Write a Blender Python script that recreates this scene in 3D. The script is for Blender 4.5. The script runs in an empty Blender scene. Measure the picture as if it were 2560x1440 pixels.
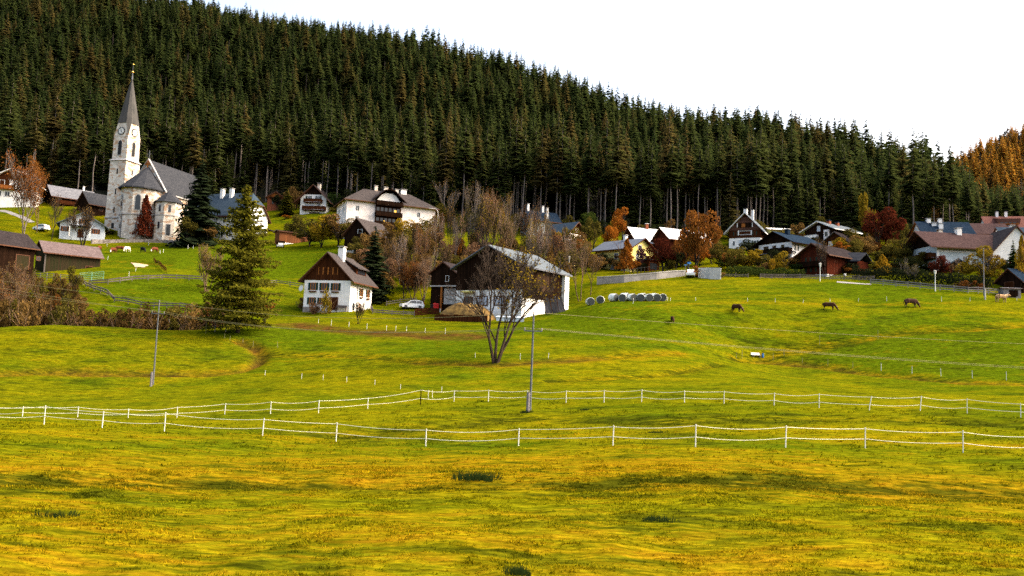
import bpy, math, random
import numpy as np
from mathutils import Matrix, Vector
random.seed(7)
rng = np.random.default_rng(7)
SC = bpy.context.scene
COL = SC.collection
R = math.radians

# ------------------------------------------------------------------ camera
F = 2000.0                       # focal length in pixels of the 2560 px wide photograph
PITCH, ROLL = R(4.86), R(2.3)
cp, sp, cr, sr = math.cos(PITCH), math.sin(PITCH), math.cos(ROLL), math.sin(ROLL)
CR = Vector((cr, -sr * sp, sr * cp))
CU = Vector((-sr, -cr * sp, cr * cp))
CF = Vector((0, cp, sp))
cam = bpy.data.cameras.new('camera')
cam.sensor_width = 36.0
cam.lens = F / 2560.0 * 36.0
cam.clip_start, cam.clip_end = 0.5, 6000
camo = bpy.data.objects.new('camera', cam)
COL.objects.link(camo)
camo.matrix_world = Matrix(((CR.x, CU.x, -CF.x, 0), (CR.y, CU.y, -CF.y, 0), (CR.z, CU.z, -CF.z, 0), (0, 0, 0, 1)))
SC.camera = camo

def P(u, v, d):
    """point seen at photograph pixel (u, v) at a depth of d metres"""
    return (CF + CR * ((u - 1280) / F) + CU * ((720 - v) / F)) * d

# ------------------------------------------------------------------ terrain
PV = [  # (u, v, d) places where the ground is seen
 (110,1061,52),(656,1090,50),(1064,1116,47),(1532,1114,45),(1964,1118,43),(2408,1132,42),(-300,1055,54),(2900,1145,41),
 (56,1041,66),(442,1044,66),(796,1033,68),(1051,1011,71),(1318,1003,72),(1711,1006,68),(2047,1020,65),(2418,1034,62),(2800,1050,61),(-300,1030,67),
 (382,965,92),(0,932,95),(640,920,98),(200,926,97),(0,870,103),(300,860,106),(560,870,108),(-400,900,98),
 (0,812,116),(150,810,117),(300,815,117),(450,828,115),(593,832,113),(-400,800,118),
 (250,745,142),(450,770,138),(350,755,142),(100,705,155),(300,690,160),(500,692,162),(250,650,185),(450,650,185),(300,625,205),(480,622,208),(600,605,220),
 (360,592,228),(160,600,212),(50,520,235),(0,560,215),(-300,560,215),(-300,700,150),
 (730,608,214),(720,680,180),(700,720,160),(740,765,148),
 (761,782,143),(876,778,141),(928,774,150),(850,810,128),(900,850,112),(1000,860,108),(760,850,113),(900,900,98),(1000,930,90),(700,940,92),(1240,906,94),(1240,960,82),
 (1140,803,133),(1290,800,132),(1410,776,147),(1050,775,150),(1010,771,152),(1200,850,110),(1450,850,110),(1450,800,125),
 (1580,757,130),(1500,757,130),(1660,753,132),(1500,707,158),(1700,690,163),(1800,695,160),(1950,692,162),(2050,700,158),(2200,712,152),(2340,727,146),(2460,747,140),(2560,745,143),(2760,745,145),
 (1739,752,136),(2146,754,136),(2424,753,137),(1841,781,124),(2072,776,127),(2277,767,131),(1681,806,118),
 (2005,908,112),(2202,926,106),(2352,940,101),(2516,950,98),(2760,960,96),(1890,893,115),(2200,840,118),(2450,850,115),(2760,850,115),(1600,880,103),(1750,925,95),(1450,950,85),(2000,950,95),(2300,980,82),
 (1560,672,186),(1600,640,200),(1860,622,216),(1960,650,186),(2030,692,165),(2380,664,168),(2340,640,195),(2450,610,212),(2540,660,163),(2080,610,216),(2760,660,165),
 (990,590,225),(790,533,256),(910,628,190),(690,525,272),(1350,600,220),(1420,600,212),(1200,680,175),(1100,650,190)]
DZ = [(0,128,-0.5),(250,128,0),(430,126,1.0),(-400,128,0),   # (u, depth, height)
 (0,265,48),(300,262,46),(650,284,52),(1000,268,48),(1450,255,44),(1750,252,44),(2000,252,43),(2300,250,42),(2560,250,42),(3000,250,42),(-500,265,50)]
RIDGE = [(-600,540,262),(0,520,224),(530,480,182),(900,450,160),(1280,420,134),(1450,405,118),(1640,375,98),(1960,345,87),(2200,325,74),(2380,305,61),(2480,300,50),(2760,300,44)]
EDGE_U = [-600,0,300,650,1000,1450,1750,2000,2300,2560,3000]
EDGE_D = [268,265,262,284,268,255,252,252,250,250,250]
EDGE_Z = [50,48,46,52,48,44,44,43,42,42,42]
def _ud(u, d, z):
    v = 600.0
    for _ in range(8):
        p = P(u, v, d)
        v -= (z - p.z) * F / d
    return (p.x, p.y, z)
ctrl = [tuple(P(*t)) for t in PV]
ctrl += [(x, y, -4.6) for x in (-60, -30, 0, 30, 60) for y in (-10, 8, 22)] + [(-24, 33, -5.0), (24, 33, -4.4), (0, 33, -4.8)]
ctrl += [_ud(*t) for t in DZ]
for (u, d, z) in RIDGE:
    z += 4; e = np.interp(u, EDGE_U, EDGE_D); ez = np.interp(u, EDGE_U, EDGE_Z)
    ctrl.append(_ud(u, d, z))
    ctrl.append(_ud(u, (d + e) / 2, (z + ez) / 2 + 2))
    ctrl.append(_ud(u, d + 60, z - 4))
    ctrl.append(_ud(u, d + 200, z - 50))
ctrl = np.array(ctrl)
CX, CY, CZ = ctrl[:, 0], ctrl[:, 1], ctrl[:, 2]
def _k(r2):
    return np.where(r2 > 1e-9, 0.5 * r2 * np.log(np.maximum(r2, 1e-9)), 0.0)
n = len(ctrl)
S_ = 100.0
K = _k(((CX[:, None] - CX) ** 2 + (CY[:, None] - CY) ** 2) / S_ ** 2) + np.eye(n) * 2e-3
A = np.zeros((n + 3, n + 3)); A[:n, :n] = K
A[:n, n] = 1; A[:n, n + 1] = CX / S_; A[:n, n + 2] = CY / S_
A[n:, :n] = A[:n, n:].T
W_ = np.linalg.solve(A, np.concatenate([CZ, np.zeros(3)]))
def tps(x, y):
    x = np.asarray(x, float); y = np.asarray(y, float)
    out = np.empty(x.shape); xf, yf, of = x.ravel(), y.ravel(), out.ravel()
    for i in range(0, xf.size, 20000):
        a, b = xf[i:i + 20000], yf[i:i + 20000]
        k = _k(((a[:, None] - CX) ** 2 + (b[:, None] - CY) ** 2) / S_ ** 2)
        of[i:i + 20000] = k @ W_[:n] + W_[n] + W_[n + 1] * a / S_ + W_[n + 2] * b / S_
    return of.reshape(x.shape)
_lat = np.random.default_rng(3).random((256, 256))
def vnoise(x, y, s, o=0):
    """smooth lattice noise in -1..1 at a feature size of s metres"""
    x = np.asarray(x) / s + 17.3 * o; y = np.asarray(y) / s + 9.1 * o
    i, j = np.floor(x).astype(int), np.floor(y).astype(int)
    fx, fy = x - i, y - j
    fx = fx * fx * (3 - 2 * fx); fy = fy * fy * (3 - 2 * fy)
    g = lambda a, b: _lat[a & 255, b & 255]
    return 2 * (g(i, j) * (1 - fx) * (1 - fy) + g(i + 1, j) * fx * (1 - fy) + g(i, j + 1) * (1 - fx) * fy + g(i + 1, j + 1) * fx * fy) - 1
CARVE = []      # (polyline xy, depth, half width)
def seg_dist(x, y, pl):
    best = np.full(np.shape(x), 1e9)
    for (ax, ay), (bx, by) in zip(pl[:-1], pl[1:]):
        dx, dy = bx - ax, by - ay
        t = np.clip(((x - ax) * dx + (y - ay) * dy) / (dx * dx + dy * dy + 1e-9), 0, 1)
        best = np.minimum(best, np.hypot(x - ax - t * dx, y - ay - t * dy))
    return best
def Z(x, y):
    x = np.asarray(x, float); y = np.asarray(y, float)
    z = tps(x, y)
    r = np.hypot(x, y)
    z = z + 0.10 * vnoise(x, y, 5, 1) + 0.07 * vnoise(x, y, 1.9, 2) + 0.25 * vnoise(x, y, 17, 5)
    z = z + np.clip(1.25 - r / 60, 0, 1) * (0.035 * vnoise(x, y, .8, 3) + 0.02 * vnoise(x, y, .35, 4))
    for pl, dep, w in CARVE:
        z = z - dep * np.exp(-(seg_dist(x, y, pl) / w) ** 2)
    return z
_ds = np.geomspace(6, 640, 1500)
def HIT(u, v, dmin=0.0):
    """first ground point seen at pixel (u, v)"""
    r = P(u, v, 1.0)
    d = _ds[_ds > dmin]
    diff = r.z * d - Z(r.x * d, r.y * d)
    k = np.nonzero(diff < 0)[0]
    if not len(k):
        return GND(u, 200)
    k = k[0]
    t = d[k] if k == 0 else d[k - 1] + (d[k] - d[k - 1]) * diff[k - 1] / (diff[k - 1] - diff[k])
    p = r * float(t)
    p.z = float(Z(p.x, p.y))
    return p
def GND(u, d):
    """ground point in pixel column u at depth d"""
    v = 700.0
    for _ in range(10):
        p = P(u, v, d)
        z = float(Z(p.x, p.y))
        v -= (z - p.z) * F / d
    p = P(u, v, d); p.z = float(Z(p.x, p.y))
    return p
def depth(p):
    return p.x * CF.x + p.y * CF.y + p.z * CF.z
def UV(x, y, z):
    d = x * CF.x + y * CF.y + z * CF.z
    return (1280 + F * (x * CR.x + y * CR.y + z * CR.z) / d, 720 - F * (x * CU.x + y * CU.y + z * CU.z) / d, d)

def pxline(pts):
    return [tuple(HIT(*p))[:2] for p in pts]
_ditch = pxline([(-80,938),(100,926),(350,932),(520,932),(600,925),(645,906),(655,884),(634,862),(600,850)])
_ledge1 = pxline([(1380,952),(1640,938),(1730,922),(1800,910)])
_ledge2 = pxline([(1830,894),(1950,880),(2050,866),(2150,848),(2230,832),(2420,822),(2570,812)])
_ledge3 = pxline([(1900,897),(2050,913),(2200,937),(2400,955),(2570,960)])
_ledge4 = pxline([(1560,772),(1840,757),(2100,759),(2400,756)])
_ledge5 = pxline([(1050,905),(1250,912),(1500,895),(1700,885)])
_ledge6 = pxline([(680,885),(900,890),(1050,905)])
_soil = pxline([(735,812),(850,826),(1000,836),(1180,842)])
_track = pxline([(-60,1232),(700,1228),(1300,1232),(2000,1238),(2620,1240)])
_track2 = pxline([(-60,1196),(300,1200),(900,1204),(1500,1208),(2200,1216),(2620,1220)])
_dip = pxline([(900,1085),(1300,1045),(1700,1055),(2000,1045),(2560,1060)])
_pas1 = pxline([(215,654),(330,653),(420,662)])
CARVE += [(_ditch, .8, .9), (_ledge1, .35, .7), (_ledge2, .45, 1.1), (_ledge3, .4, .9), (_ledge4, .2, .6), (_ledge5, .25, .8), (_ledge6, .25, .8),
          (_soil, .3, 1.6), (_track, .10, .8), (_track2, .26, 1.3), (_dip, .18, 1.6), (_pas1, .5, .8)]

# ------------------------------------------------------------------ objects
def link(o, parent=None):
    COL.objects.link(o)
    if parent is not None:
        o.parent = parent
    return o
def tag(o, label=None, cat=None, group=None, kind=None):
    if label: o['label'] = label
    if cat: o['category'] = cat
    if group: o['group'] = group
    if kind: o['kind'] = kind
    return o
def empty(name, loc, rz=0.0, label=None, cat=None, group=None):
    o = bpy.data.objects.new(name, None)
    o.empty_display_size = .3
    o.location = loc; o.rotation_euler = (0, 0, rz)
    link(o)
    return tag(o, label, cat, group)
def np_mesh(name, verts, faces, mats=(), midx=None, smooth=False, attrs=None):
    """mesh from arrays; faces is one (n, k) array or a list of those"""
    me = bpy.data.meshes.new(name)
    verts = np.asarray(verts, np.float32)
    fl = [np.asarray(f, np.int32) for f in (faces if isinstance(faces, list) else [faces]) if len(f)]
    idx = np.concatenate([f.ravel() for f in fl])
    tot = np.concatenate([np.full(len(f), f.shape[1], np.int32) for f in fl])
    me.vertices.add(len(verts)); me.vertices.foreach_set('co', verts.ravel())
    me.loops.add(len(idx)); me.loops.foreach_set('vertex_index', idx)
    me.polygons.add(len(tot))
    me.polygons.foreach_set('loop_start', np.concatenate([[0], np.cumsum(tot)[:-1]]).astype(np.int32))
    me.polygons.foreach_set('loop_total', tot)
    if midx is not None: me.polygons.foreach_set('material_index', np.asarray(midx, np.int32))
    if smooth: me.polygons.foreach_set('use_smooth', np.ones(len(tot), bool))
    for m in mats: me.materials.append(m)
    for k, a in (attrs or {}).items():
        at = me.attributes.new(k, 'FLOAT', 'POINT'); at.data.foreach_set('value', np.asarray(a, np.float32))
    me.update(calc_edges=True)
    return me
def mobj(name, me, parent=None, loc=None):
    o = bpy.data.objects.new(name, me)
    if loc is not None: o.location = loc
    return link(o, parent)

class MB:
    """collects shapes of one mesh"""
    def __init__(s): s.v = []; s.f = []; s.m = []
    def poly(s, pts, m=0):
        b = len(s.v); s.v += [tuple(p) for p in pts]; s.f.append(tuple(range(b, b + len(pts)))); s.m.append(m)
    def hull(s, bot, top, m=0):
        """closed prism between two rings of equal length"""
        k = len(bot); b = len(s.v); s.v += [tuple(p) for p in bot] + [tuple(p) for p in top]
        s.f.append(tuple(reversed(range(b, b + k)))); s.f.append(tuple(range(b + k, b + 2 * k))); s.m += [m, m]
        for i in range(k):
            j = (i + 1) % k
            s.f.append((b + i, b + j, b + k + j, b + k + i)); s.m.append(m)
    def box(s, x0, x1, y0, y1, z0, z1, m=0):
        s.hull([(x0, y0, z0), (x1, y0, z0), (x1, y1, z0), (x0, y1, z0)], [(x0, y0, z1), (x1, y0, z1), (x1, y1, z1), (x0, y1, z1)], m)
    def cone(s, p, r0, r1, h, k=8, m=0, ph=0.0):
        c = lambda r, z: [(p[0] + r * math.cos(2 * math.pi * i / k + ph), p[1] + r * math.sin(2 * math.pi * i / k + ph), p[2] + z) for i in range(k)]
        s.hull(c(r0, 0), c(max(r1, .003), h), m)
    def tube(s, pts, rad, k=6, m=0):
        """bent tube through points with a radius (or one per point)"""
        pts = [Vector(p) for p in pts]
        rad = rad if hasattr(rad, '__len__') else [rad] * len(pts)
        b = len(s.v)
        for i, p in enumerate(pts):
            t = (pts[min(i + 1, len(pts) - 1)] - pts[max(i - 1, 0)]).normalized()
            a = t.cross(Vector((0, 0, 1)))
            if a.length < 1e-3: a = t.cross(Vector((0, 1, 0)))
            a.normalize(); c = t.cross(a)
            for q in range(k):
                w = 2 * math.pi * q / k
                s.v.append(tuple(p + (a * math.cos(w) + c * math.sin(w)) * rad[i]))
        for i in range(len(pts) - 1):
            for q in range(k):
                r = (q + 1) % k
                s.f.append((b + i * k + q, b + i * k + r, b + (i + 1) * k + r, b + (i + 1) * k + q)); s.m.append(m)
        e = b + (len(pts) - 1) * k
        s.f.append(tuple(reversed(range(b, b + k)))); s.f.append(tuple(range(e, e + k))); s.m += [m, m]
    def shell(s, polys, dz, m=0, mside=None):
        """closed slab under a set of joined polygons"""
        key = lambda p: tuple(round(c, 4) for c in p)
        edges = {}
        for pl in polys:
            for a, b in zip(pl, pl[1:] + pl[:1]): edges[(key(a), key(b))] = (a, b)
        dn = lambda p: (p[0], p[1], p[2] - dz)
        for pl in polys:
            s.poly(pl, m); s.poly([dn(p) for p in reversed(pl)], m if mside is None else mside)
        for (a, b), (pa, pb) in edges.items():
            if (b, a) not in edges: s.poly([pb, pa, dn(pa), dn(pb)], m if mside is None else mside)
    def build(s, name, mats, parent=None, loc=None, smooth=False):
        me = bpy.data.meshes.new(name)
        me.from_pydata(s.v, [], s.f)
        for m in (mats if isinstance(mats, (list, tuple)) else [mats]): me.materials.append(m)
        me.polygons.foreach_set('material_index', np.array(s.m, np.int32))
        if smooth: me.polygons.foreach_set('use_smooth', np.ones(len(s.f), bool))
        me.update()
        return mobj(name, me, parent, loc)
# ------------------------------------------------------------------ materials
def nt(name):
    m = bpy.data.materials.new(name); m.use_nodes = True
    t = m.node_tree; b = t.nodes['Principled BSDF']
    return m, t, b
def N(t, typ, **kw):
    nd = t.nodes.new(typ)
    for k, v in kw.items():
        if k in nd.inputs.keys() and not hasattr(type(nd), k): nd.inputs[k].default_value = v
        else: setattr(nd, k, v)
    return nd
def noise(t, vec, scale, detail=3, rough=.55):
    nd = t.nodes.new('ShaderNodeTexNoise')
    nd.inputs['Scale'].default_value = scale; nd.inputs['Detail'].default_value = detail; nd.inputs['Roughness'].default_value = rough
    t.links.new(vec, nd.inputs['Vector'])
    return nd.outputs['Fac']
def ramp(t, fac, a, b):
    nd = t.nodes.new('ShaderNodeMapRange'); nd.clamp = True
    nd.inputs['From Min'].default_value = a; nd.inputs['From Max'].default_value = b
    t.links.new(fac, nd.inputs['Value'])
    return nd.outputs['Result']
def mix(t, fac, a, b, blend='MIX'):
    nd = t.nodes.new('ShaderNodeMix'); nd.data_type = 'RGBA'; nd.blend_type = blend
    for s, v in ((0, fac), (6, a), (7, b)):
        if isinstance(v, (int, float)): nd.inputs[s].default_value = v
        elif isinstance(v, tuple): nd.inputs[s].default_value = (*v, 1) if len(v) == 3 else v
        else: t.links.new(v, nd.inputs[s])
    return nd.outputs[2]
def mathn(t, op, a, b=0.0):
    nd = t.nodes.new('ShaderNodeMath'); nd.operation = op
    for i, v in enumerate((a, b)):
        if isinstance(v, (int, float)): nd.inputs[i].default_value = v
        else: t.links.new(v, nd.inputs[i])
    return nd.outputs[0]
def bump(t, b, h, strength=.4, dist=.05):
    nd = t.nodes.new('ShaderNodeBump'); nd.inputs['Strength'].default_value = strength; nd.inputs['Distance'].default_value = dist
    t.links.new(h, nd.inputs['Height']); t.links.new(nd.outputs[0], b.inputs['Normal'])
def surf(name, c1, c2=None, scale=1.5, rough=.8, stretch=(1, 1, 1), fine=None, bmp=.3, metal=0.0, lo=.35, hi=.65, spec=.12):
    """weathered surface: two colours mixed by noise, finer speckle over it, and bump"""
    m, t, b = nt(name)
    co = t.nodes.new('ShaderNodeTexCoord'); mp = t.nodes.new('ShaderNodeMapping')
    t.links.new(co.outputs['Object'], mp.inputs['Vector']); mp.inputs['Scale'].default_value = stretch
    v = mp.outputs[0]
    c2 = c2 or tuple(.7 * c for c in c1)
    n1 = noise(t, v, scale, 4)
    col = mix(t, ramp(t, n1, lo, hi), c1, c2)
    n2 = noise(t, v, scale * 7, 3, .7)
    g = mix(t, ramp(t, n2, .3, .7), (.72, .72, .72), (1.15, 1.15, 1.15))
    col = mix(t, 1.0, col, g, 'MULTIPLY')
    t.links.new(col, b.inputs['Base Color'])
    b.inputs['Roughness'].default_value = rough; b.inputs['Metallic'].default_value = metal
    b.inputs['Specular IOR Level'].default_value = spec
    if bmp: bump(t, b, n2, bmp, .03)
    return m
def boards(name, c1, c2, width=.18, axis=0, rough=.85):
    """timber boards: tone per board, dark joints"""
    m, t, b = nt(name)
    co = t.nodes.new('ShaderNodeTexCoord'); sx = t.nodes.new('ShaderNodeSeparateXYZ')
    t.links.new(co.outputs['Object'], sx.inputs[0])
    s = mathn(t, 'ADD', sx.outputs[0], sx.outputs[1]) if axis == 0 else sx.outputs[2]
    q = mathn(t, 'DIVIDE', s, width)
    fl = mathn(t, 'FLOOR', q); fr = mathn(t, 'FRACT', q)
    wn = t.nodes.new('ShaderNodeTexWhiteNoise'); wn.noise_dimensions = '1D'; t.links.new(fl, wn.inputs['W'])
    nz = noise(t, co.outputs['Object'], 1.3, 4)
    col = mix(t, ramp(t, mathn(t, 'ADD', mathn(t, 'MULTIPLY', wn.outputs['Value'], .5), mathn(t, 'MULTIPLY', nz, .6)), .25, .85), c1, c2)
    joint = mathn(t, 'LESS_THAN', fr, .14)
    col = mix(t, joint, col, tuple(.35 * c for c in c1))
    t.links.new(col, b.inputs['Base Color']); b.inputs['Roughness'].default_value = rough
    b.inputs['Specular IOR Level'].default_value = .0
    return m
def tiles(name, c1, c2, course=.3, rough=.7, metal=0.0):
    """roofing in courses: tone per course and per piece, moss noise"""
    m, t, b = nt(name)
    co = t.nodes.new('ShaderNodeTexCoord')
    sx = t.nodes.new('ShaderNodeSeparateXYZ'); t.links.new(co.outputs['Object'], sx.inputs[0])
    q = mathn(t, 'DIVIDE', sx.outputs[2], course * .6)
    fr = mathn(t, 'FRACT', q); fl = mathn(t, 'FLOOR', q)
    cell = t.nodes.new('ShaderNodeCombineXYZ')
    t.links.new(mathn(t, 'FLOOR', mathn(t, 'DIVIDE', sx.outputs[1], course)), cell.inputs[1])
    t.links.new(mathn(t, 'FLOOR', mathn(t, 'DIVIDE', sx.outputs[0], course * 2)), cell.inputs[0]); t.links.new(fl, cell.inputs[2])
    wn = t.nodes.new('ShaderNodeTexWhiteNoise'); t.links.new(cell.outputs[0], wn.inputs['Vector'])
    nz = noise(t, co.outputs['Object'], .5, 5, .65)
    f = mathn(t, 'ADD', mathn(t, 'MULTIPLY', wn.outputs['Value'], .45), mathn(t, 'MULTIPLY', nz, .6))
    col = mix(t, ramp(t, f, .2, .85), c1, c2)
    col = mix(t, mathn(t, 'LESS_THAN', fr, .2), col, tuple(.45 * c for c in c1))
    t.links.new(col, b.inputs['Base Color']); b.inputs['Roughness'].default_value = rough; b.inputs['Metallic'].default_value = metal
    b.inputs['Specular IOR Level'].default_value = .0
    bump(t, b, fr, .3, .03)
    return m
def leafmat(name, c1, c2, attr=None, trans=.25, c3=None):
    """foliage: tone per leaf or branch, per tree, and by clump"""
    m, t, b = nt(name)
    geo = t.nodes.new('ShaderNodeNewGeometry'); oi = t.nodes.new('ShaderNodeObjectInfo')
    if attr:
        at = t.nodes.new('ShaderNodeAttribute'); at.attribute_name = attr; tr = at.outputs['Fac']
    else: tr = oi.outputs['Random']
    f = mathn(t, 'ADD', mathn(t, 'MULTIPLY', geo.outputs['Random Per Island'], .5), mathn(t, 'MULTIPLY', tr, .55))
    col = mix(t, ramp(t, f, .05, 1.0), c1, c2)
    if c3: col = mix(t, ramp(t, tr, .72, .95), col, c3)
    t.links.new(col, b.inputs['Base Color']); b.inputs['Roughness'].default_value = .75
    b.inputs['Specular IOR Level'].default_value = .0
    if trans:
        tl = t.nodes.new('ShaderNodeBsdfTranslucent'); t.links.new(col, tl.inputs['Color'])
        ms = t.nodes.new('ShaderNodeMixShader'); ms.inputs[0].default_value = trans
        t.links.new(b.outputs[0], ms.inputs[1]); t.links.new(tl.outputs[0], ms.inputs[2])
        t.links.new(ms.outputs[0], t.nodes['Material Output'].inputs['Surface'])
    return m

white_plaster = surf('white_plaster', (.80, .79, .76), (.66, .65, .61), .8, .85, bmp=.1)
pink_plaster = surf('pinkish_plaster', (.80, .74, .70), (.62, .56, .53), .6, .85, bmp=.1)
yellow_plaster = surf('yellow_plaster', (.75, .66, .22), (.62, .52, .15), .8, .85, bmp=.1)
grey_plaster = surf('grey_plaster', (.50, .56, .56), (.40, .46, .46), .8, .85, bmp=.1)
brick_red = surf('red_brick', (.24, .07, .03), (.16, .045, .02), 2, .85)
limestone = None
brown_wood = boards('brown_boards', (.030, .010, .004), (.062, .021, .008))
dark_wood = boards('dark_boards', (.008, .0045, .003), (.020, .010, .006), .22)
red_wood = boards('red_brown_boards', (.045, .011, .006), (.080, .018, .009))
orange_wood = boards('orange_boards', (.30, .105, .025), (.16, .05, .015), .25)
shed_wood = boards('weathered_boards', (.20, .075, .03), (.10, .04, .018), .3)
grey_wood = boards('grey_boards', (.15, .125, .115), (.075, .065, .06), .2)
mossy_wood = boards('mossy_boards', (.030, .021, .012), (.018, .020, .009), .3)
roof_grey = tiles('grey_shingles', (.036, .031, .031), (.066, .058, .056), .3, .9)
roof_dark = tiles('dark_shingles', (.018, .015, .016), (.036, .030, .031), .3, .9)
roof_blue = tiles('blue_grey_sheet', (.026, .042, .062), (.044, .064, .086), .45, .7)
roof_navy = tiles('navy_sheet', (.010, .019, .032), (.018, .030, .050), .45, .6)
roof_slate = tiles('slate', (.026, .029, .035), (.048, .050, .056), .35, .9)
roof_purple = tiles('purple_brown_tiles', (.038, .025, .025), (.070, .046, .044), .3, .9)
roof_red = tiles('red_tiles', (.10, .046, .038), (.16, .078, .064), .3, .9)
roof_light = tiles('light_sheet', (.080, .098, .115), (.118, .138, .152), .5, .7)
roof_white = surf('white_sheet_roof', (.72, .72, .70), (.60, .60, .58), .4, .5)
roof_metal = tiles('pale_metal_roof', (.095, .10, .115), (.16, .165, .18), .5, .7)
glass, _t, _b = nt('window_glass')
_b.inputs['Base Color'].default_value = (.012, .014, .018, 1); _b.inputs['Roughness'].default_value = .12
glass_pale, _t, _b = nt('pale_curtained_glass')
_b.inputs['Base Color'].default_value = (.35, .40, .46, 1); _b.inputs['Roughness'].default_value = .2
glow, _t, _b = nt('lit_window')
_b.inputs['Base Color'].default_value = (.5, .3, .06, 1); _b.inputs['Emission Color'].default_value = (1, .55, .08, 1); _b.inputs['Emission Strength'].default_value = .35
frame_white = surf('white_frame', (.75, .75, .72), (.62, .62, .6), 3, .6, bmp=0)
frame_orange = surf('orange_frame', (.42, .15, .025), (.33, .11, .02), 3, .6, bmp=0)
frame_brown = surf('brown_frame', (.10, .04, .02), (.07, .03, .015), 3, .6, bmp=0)
shutter_green = surf('green_shutter', (.008, .032, .020), (.005, .022, .015), 5, .6, bmp=0)
concrete = surf('concrete', (.42, .41, .39), (.28, .27, .26), 1.2, .9)
steel = surf('galvanised_steel', (.12, .13, .14), (.075, .082, .09), 4, .5, metal=.2)
stub_wood = surf('grey_timber', (.24, .22, .22), (.12, .11, .11), 6, .9)
white_paint = surf('white_paint', (.70, .70, .66), (.52, .52, .48), 4, .5, bmp=0)
tape_white = surf('white_tape', (.66, .65, .50), (.58, .58, .44), 4, .6, bmp=0)
wire_pale = surf('pale_wire', (.22, .20, .10), (.17, .16, .08), 4, .95, bmp=0, spec=.02)
bark_grey = surf('grey_bark', (.20, .165, .14), (.07, .058, .05), 2, .9, (1, 1, .3))
bark_forest = surf('dim_bark', (.045, .036, .030), (.022, .018, .016), 2, .9, (1, 1, .3))
bark_dark = surf('dark_bark', (.030, .022, .017), (.016, .012, .010), 3, .9, (1, 1, .3))
bark_brown = surf('brown_bark', (.155, .100, .058), (.095, .058, .034), 3, .9, (1, 1, .3))
bark_birch = surf('birch_bark', (.42, .39, .34), (.15, .13, .11), 3, .8, (1, 1, .6))
gold = surf('gilded_metal', (.70, .42, .08), (.55, .30, .05), 3, .3, metal=.9, bmp=0)
straw = surf('straw_and_dung', (.25, .155, .045), (.085, .052, .02), 1.6, .95, bmp=.8)
bale_wrap = surf('pale_bale_wrap', (.56, .60, .58), (.44, .48, .46), 2, .4, bmp=.3, spec=.25)
bale_end = surf('dark_bale_end', (.055, .062, .058), (.036, .042, .039), 3, .4, bmp=.2)  # end faces, darker than the sides
sand = surf('bare_sand', (.46, .33, .22), (.36, .25, .16), .8, .95)
gravel = surf('pale_gravel', (.22, .21, .21), (.15, .145, .14), .8, .95)
rubble = surf('rubble_stone', (.27, .24, .22), (.10, .085, .075), 1.6, .9, bmp=.6)
plastic_red = surf('red_plastic', (.45, .02, .02), (.35, .015, .015), 4, .4, bmp=0)
plastic_blue = surf('blue_paint', (.03, .16, .42), (.025, .12, .34), 4, .4, bmp=0)
plastic_green = surf('green_painted_steel', (.16, .36, .24), (.11, .26, .18), 4, .5, bmp=0)
plastic_dark = surf('black_rubber', (.012, .012, .013), (.02, .02, .02), 6, .6, bmp=0)

# church masonry: pale blocks with rusty ones
limestone, t, b = nt('church_masonry')
co = t.nodes.new('ShaderNodeTexCoord'); vo = t.nodes.new('ShaderNodeTexVoronoi'); vo.inputs['Scale'].default_value = 1.0
mp = t.nodes.new('ShaderNodeMapping'); mp.inputs['Scale'].default_value = (1, 1, 1.7)
t.links.new(co.outputs['Object'], mp.inputs[0]); t.links.new(mp.outputs[0], vo.inputs['Vector'])
sc_ = t.nodes.new('ShaderNodeSeparateColor'); t.links.new(vo.outputs['Color'], sc_.inputs[0])
col = mix(t, ramp(t, sc_.outputs[0], .0, 1.0), (.44, .40, .335), (.60, .56, .49))
col = mix(t, mathn(t, 'MULTIPLY', ramp(t, sc_.outputs[1], .66, .8), .8), col, (.33, .18, .085))
col = mix(t, mathn(t, 'MULTIPLY', ramp(t, noise(t, co.outputs['Object'], .25, 5, .7), .52, .7), .7), col, (.30, .185, .10))
col = mix(t, ramp(t, noise(t, co.outputs['Object'], 3, 4, .7), .55, .75), col, (.24, .22, .18))
t.links.new(col, b.inputs['Base Color']); b.inputs['Roughness'].default_value = .9
bump(t, b, vo.outputs['Distance'], .4, .05)

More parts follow.
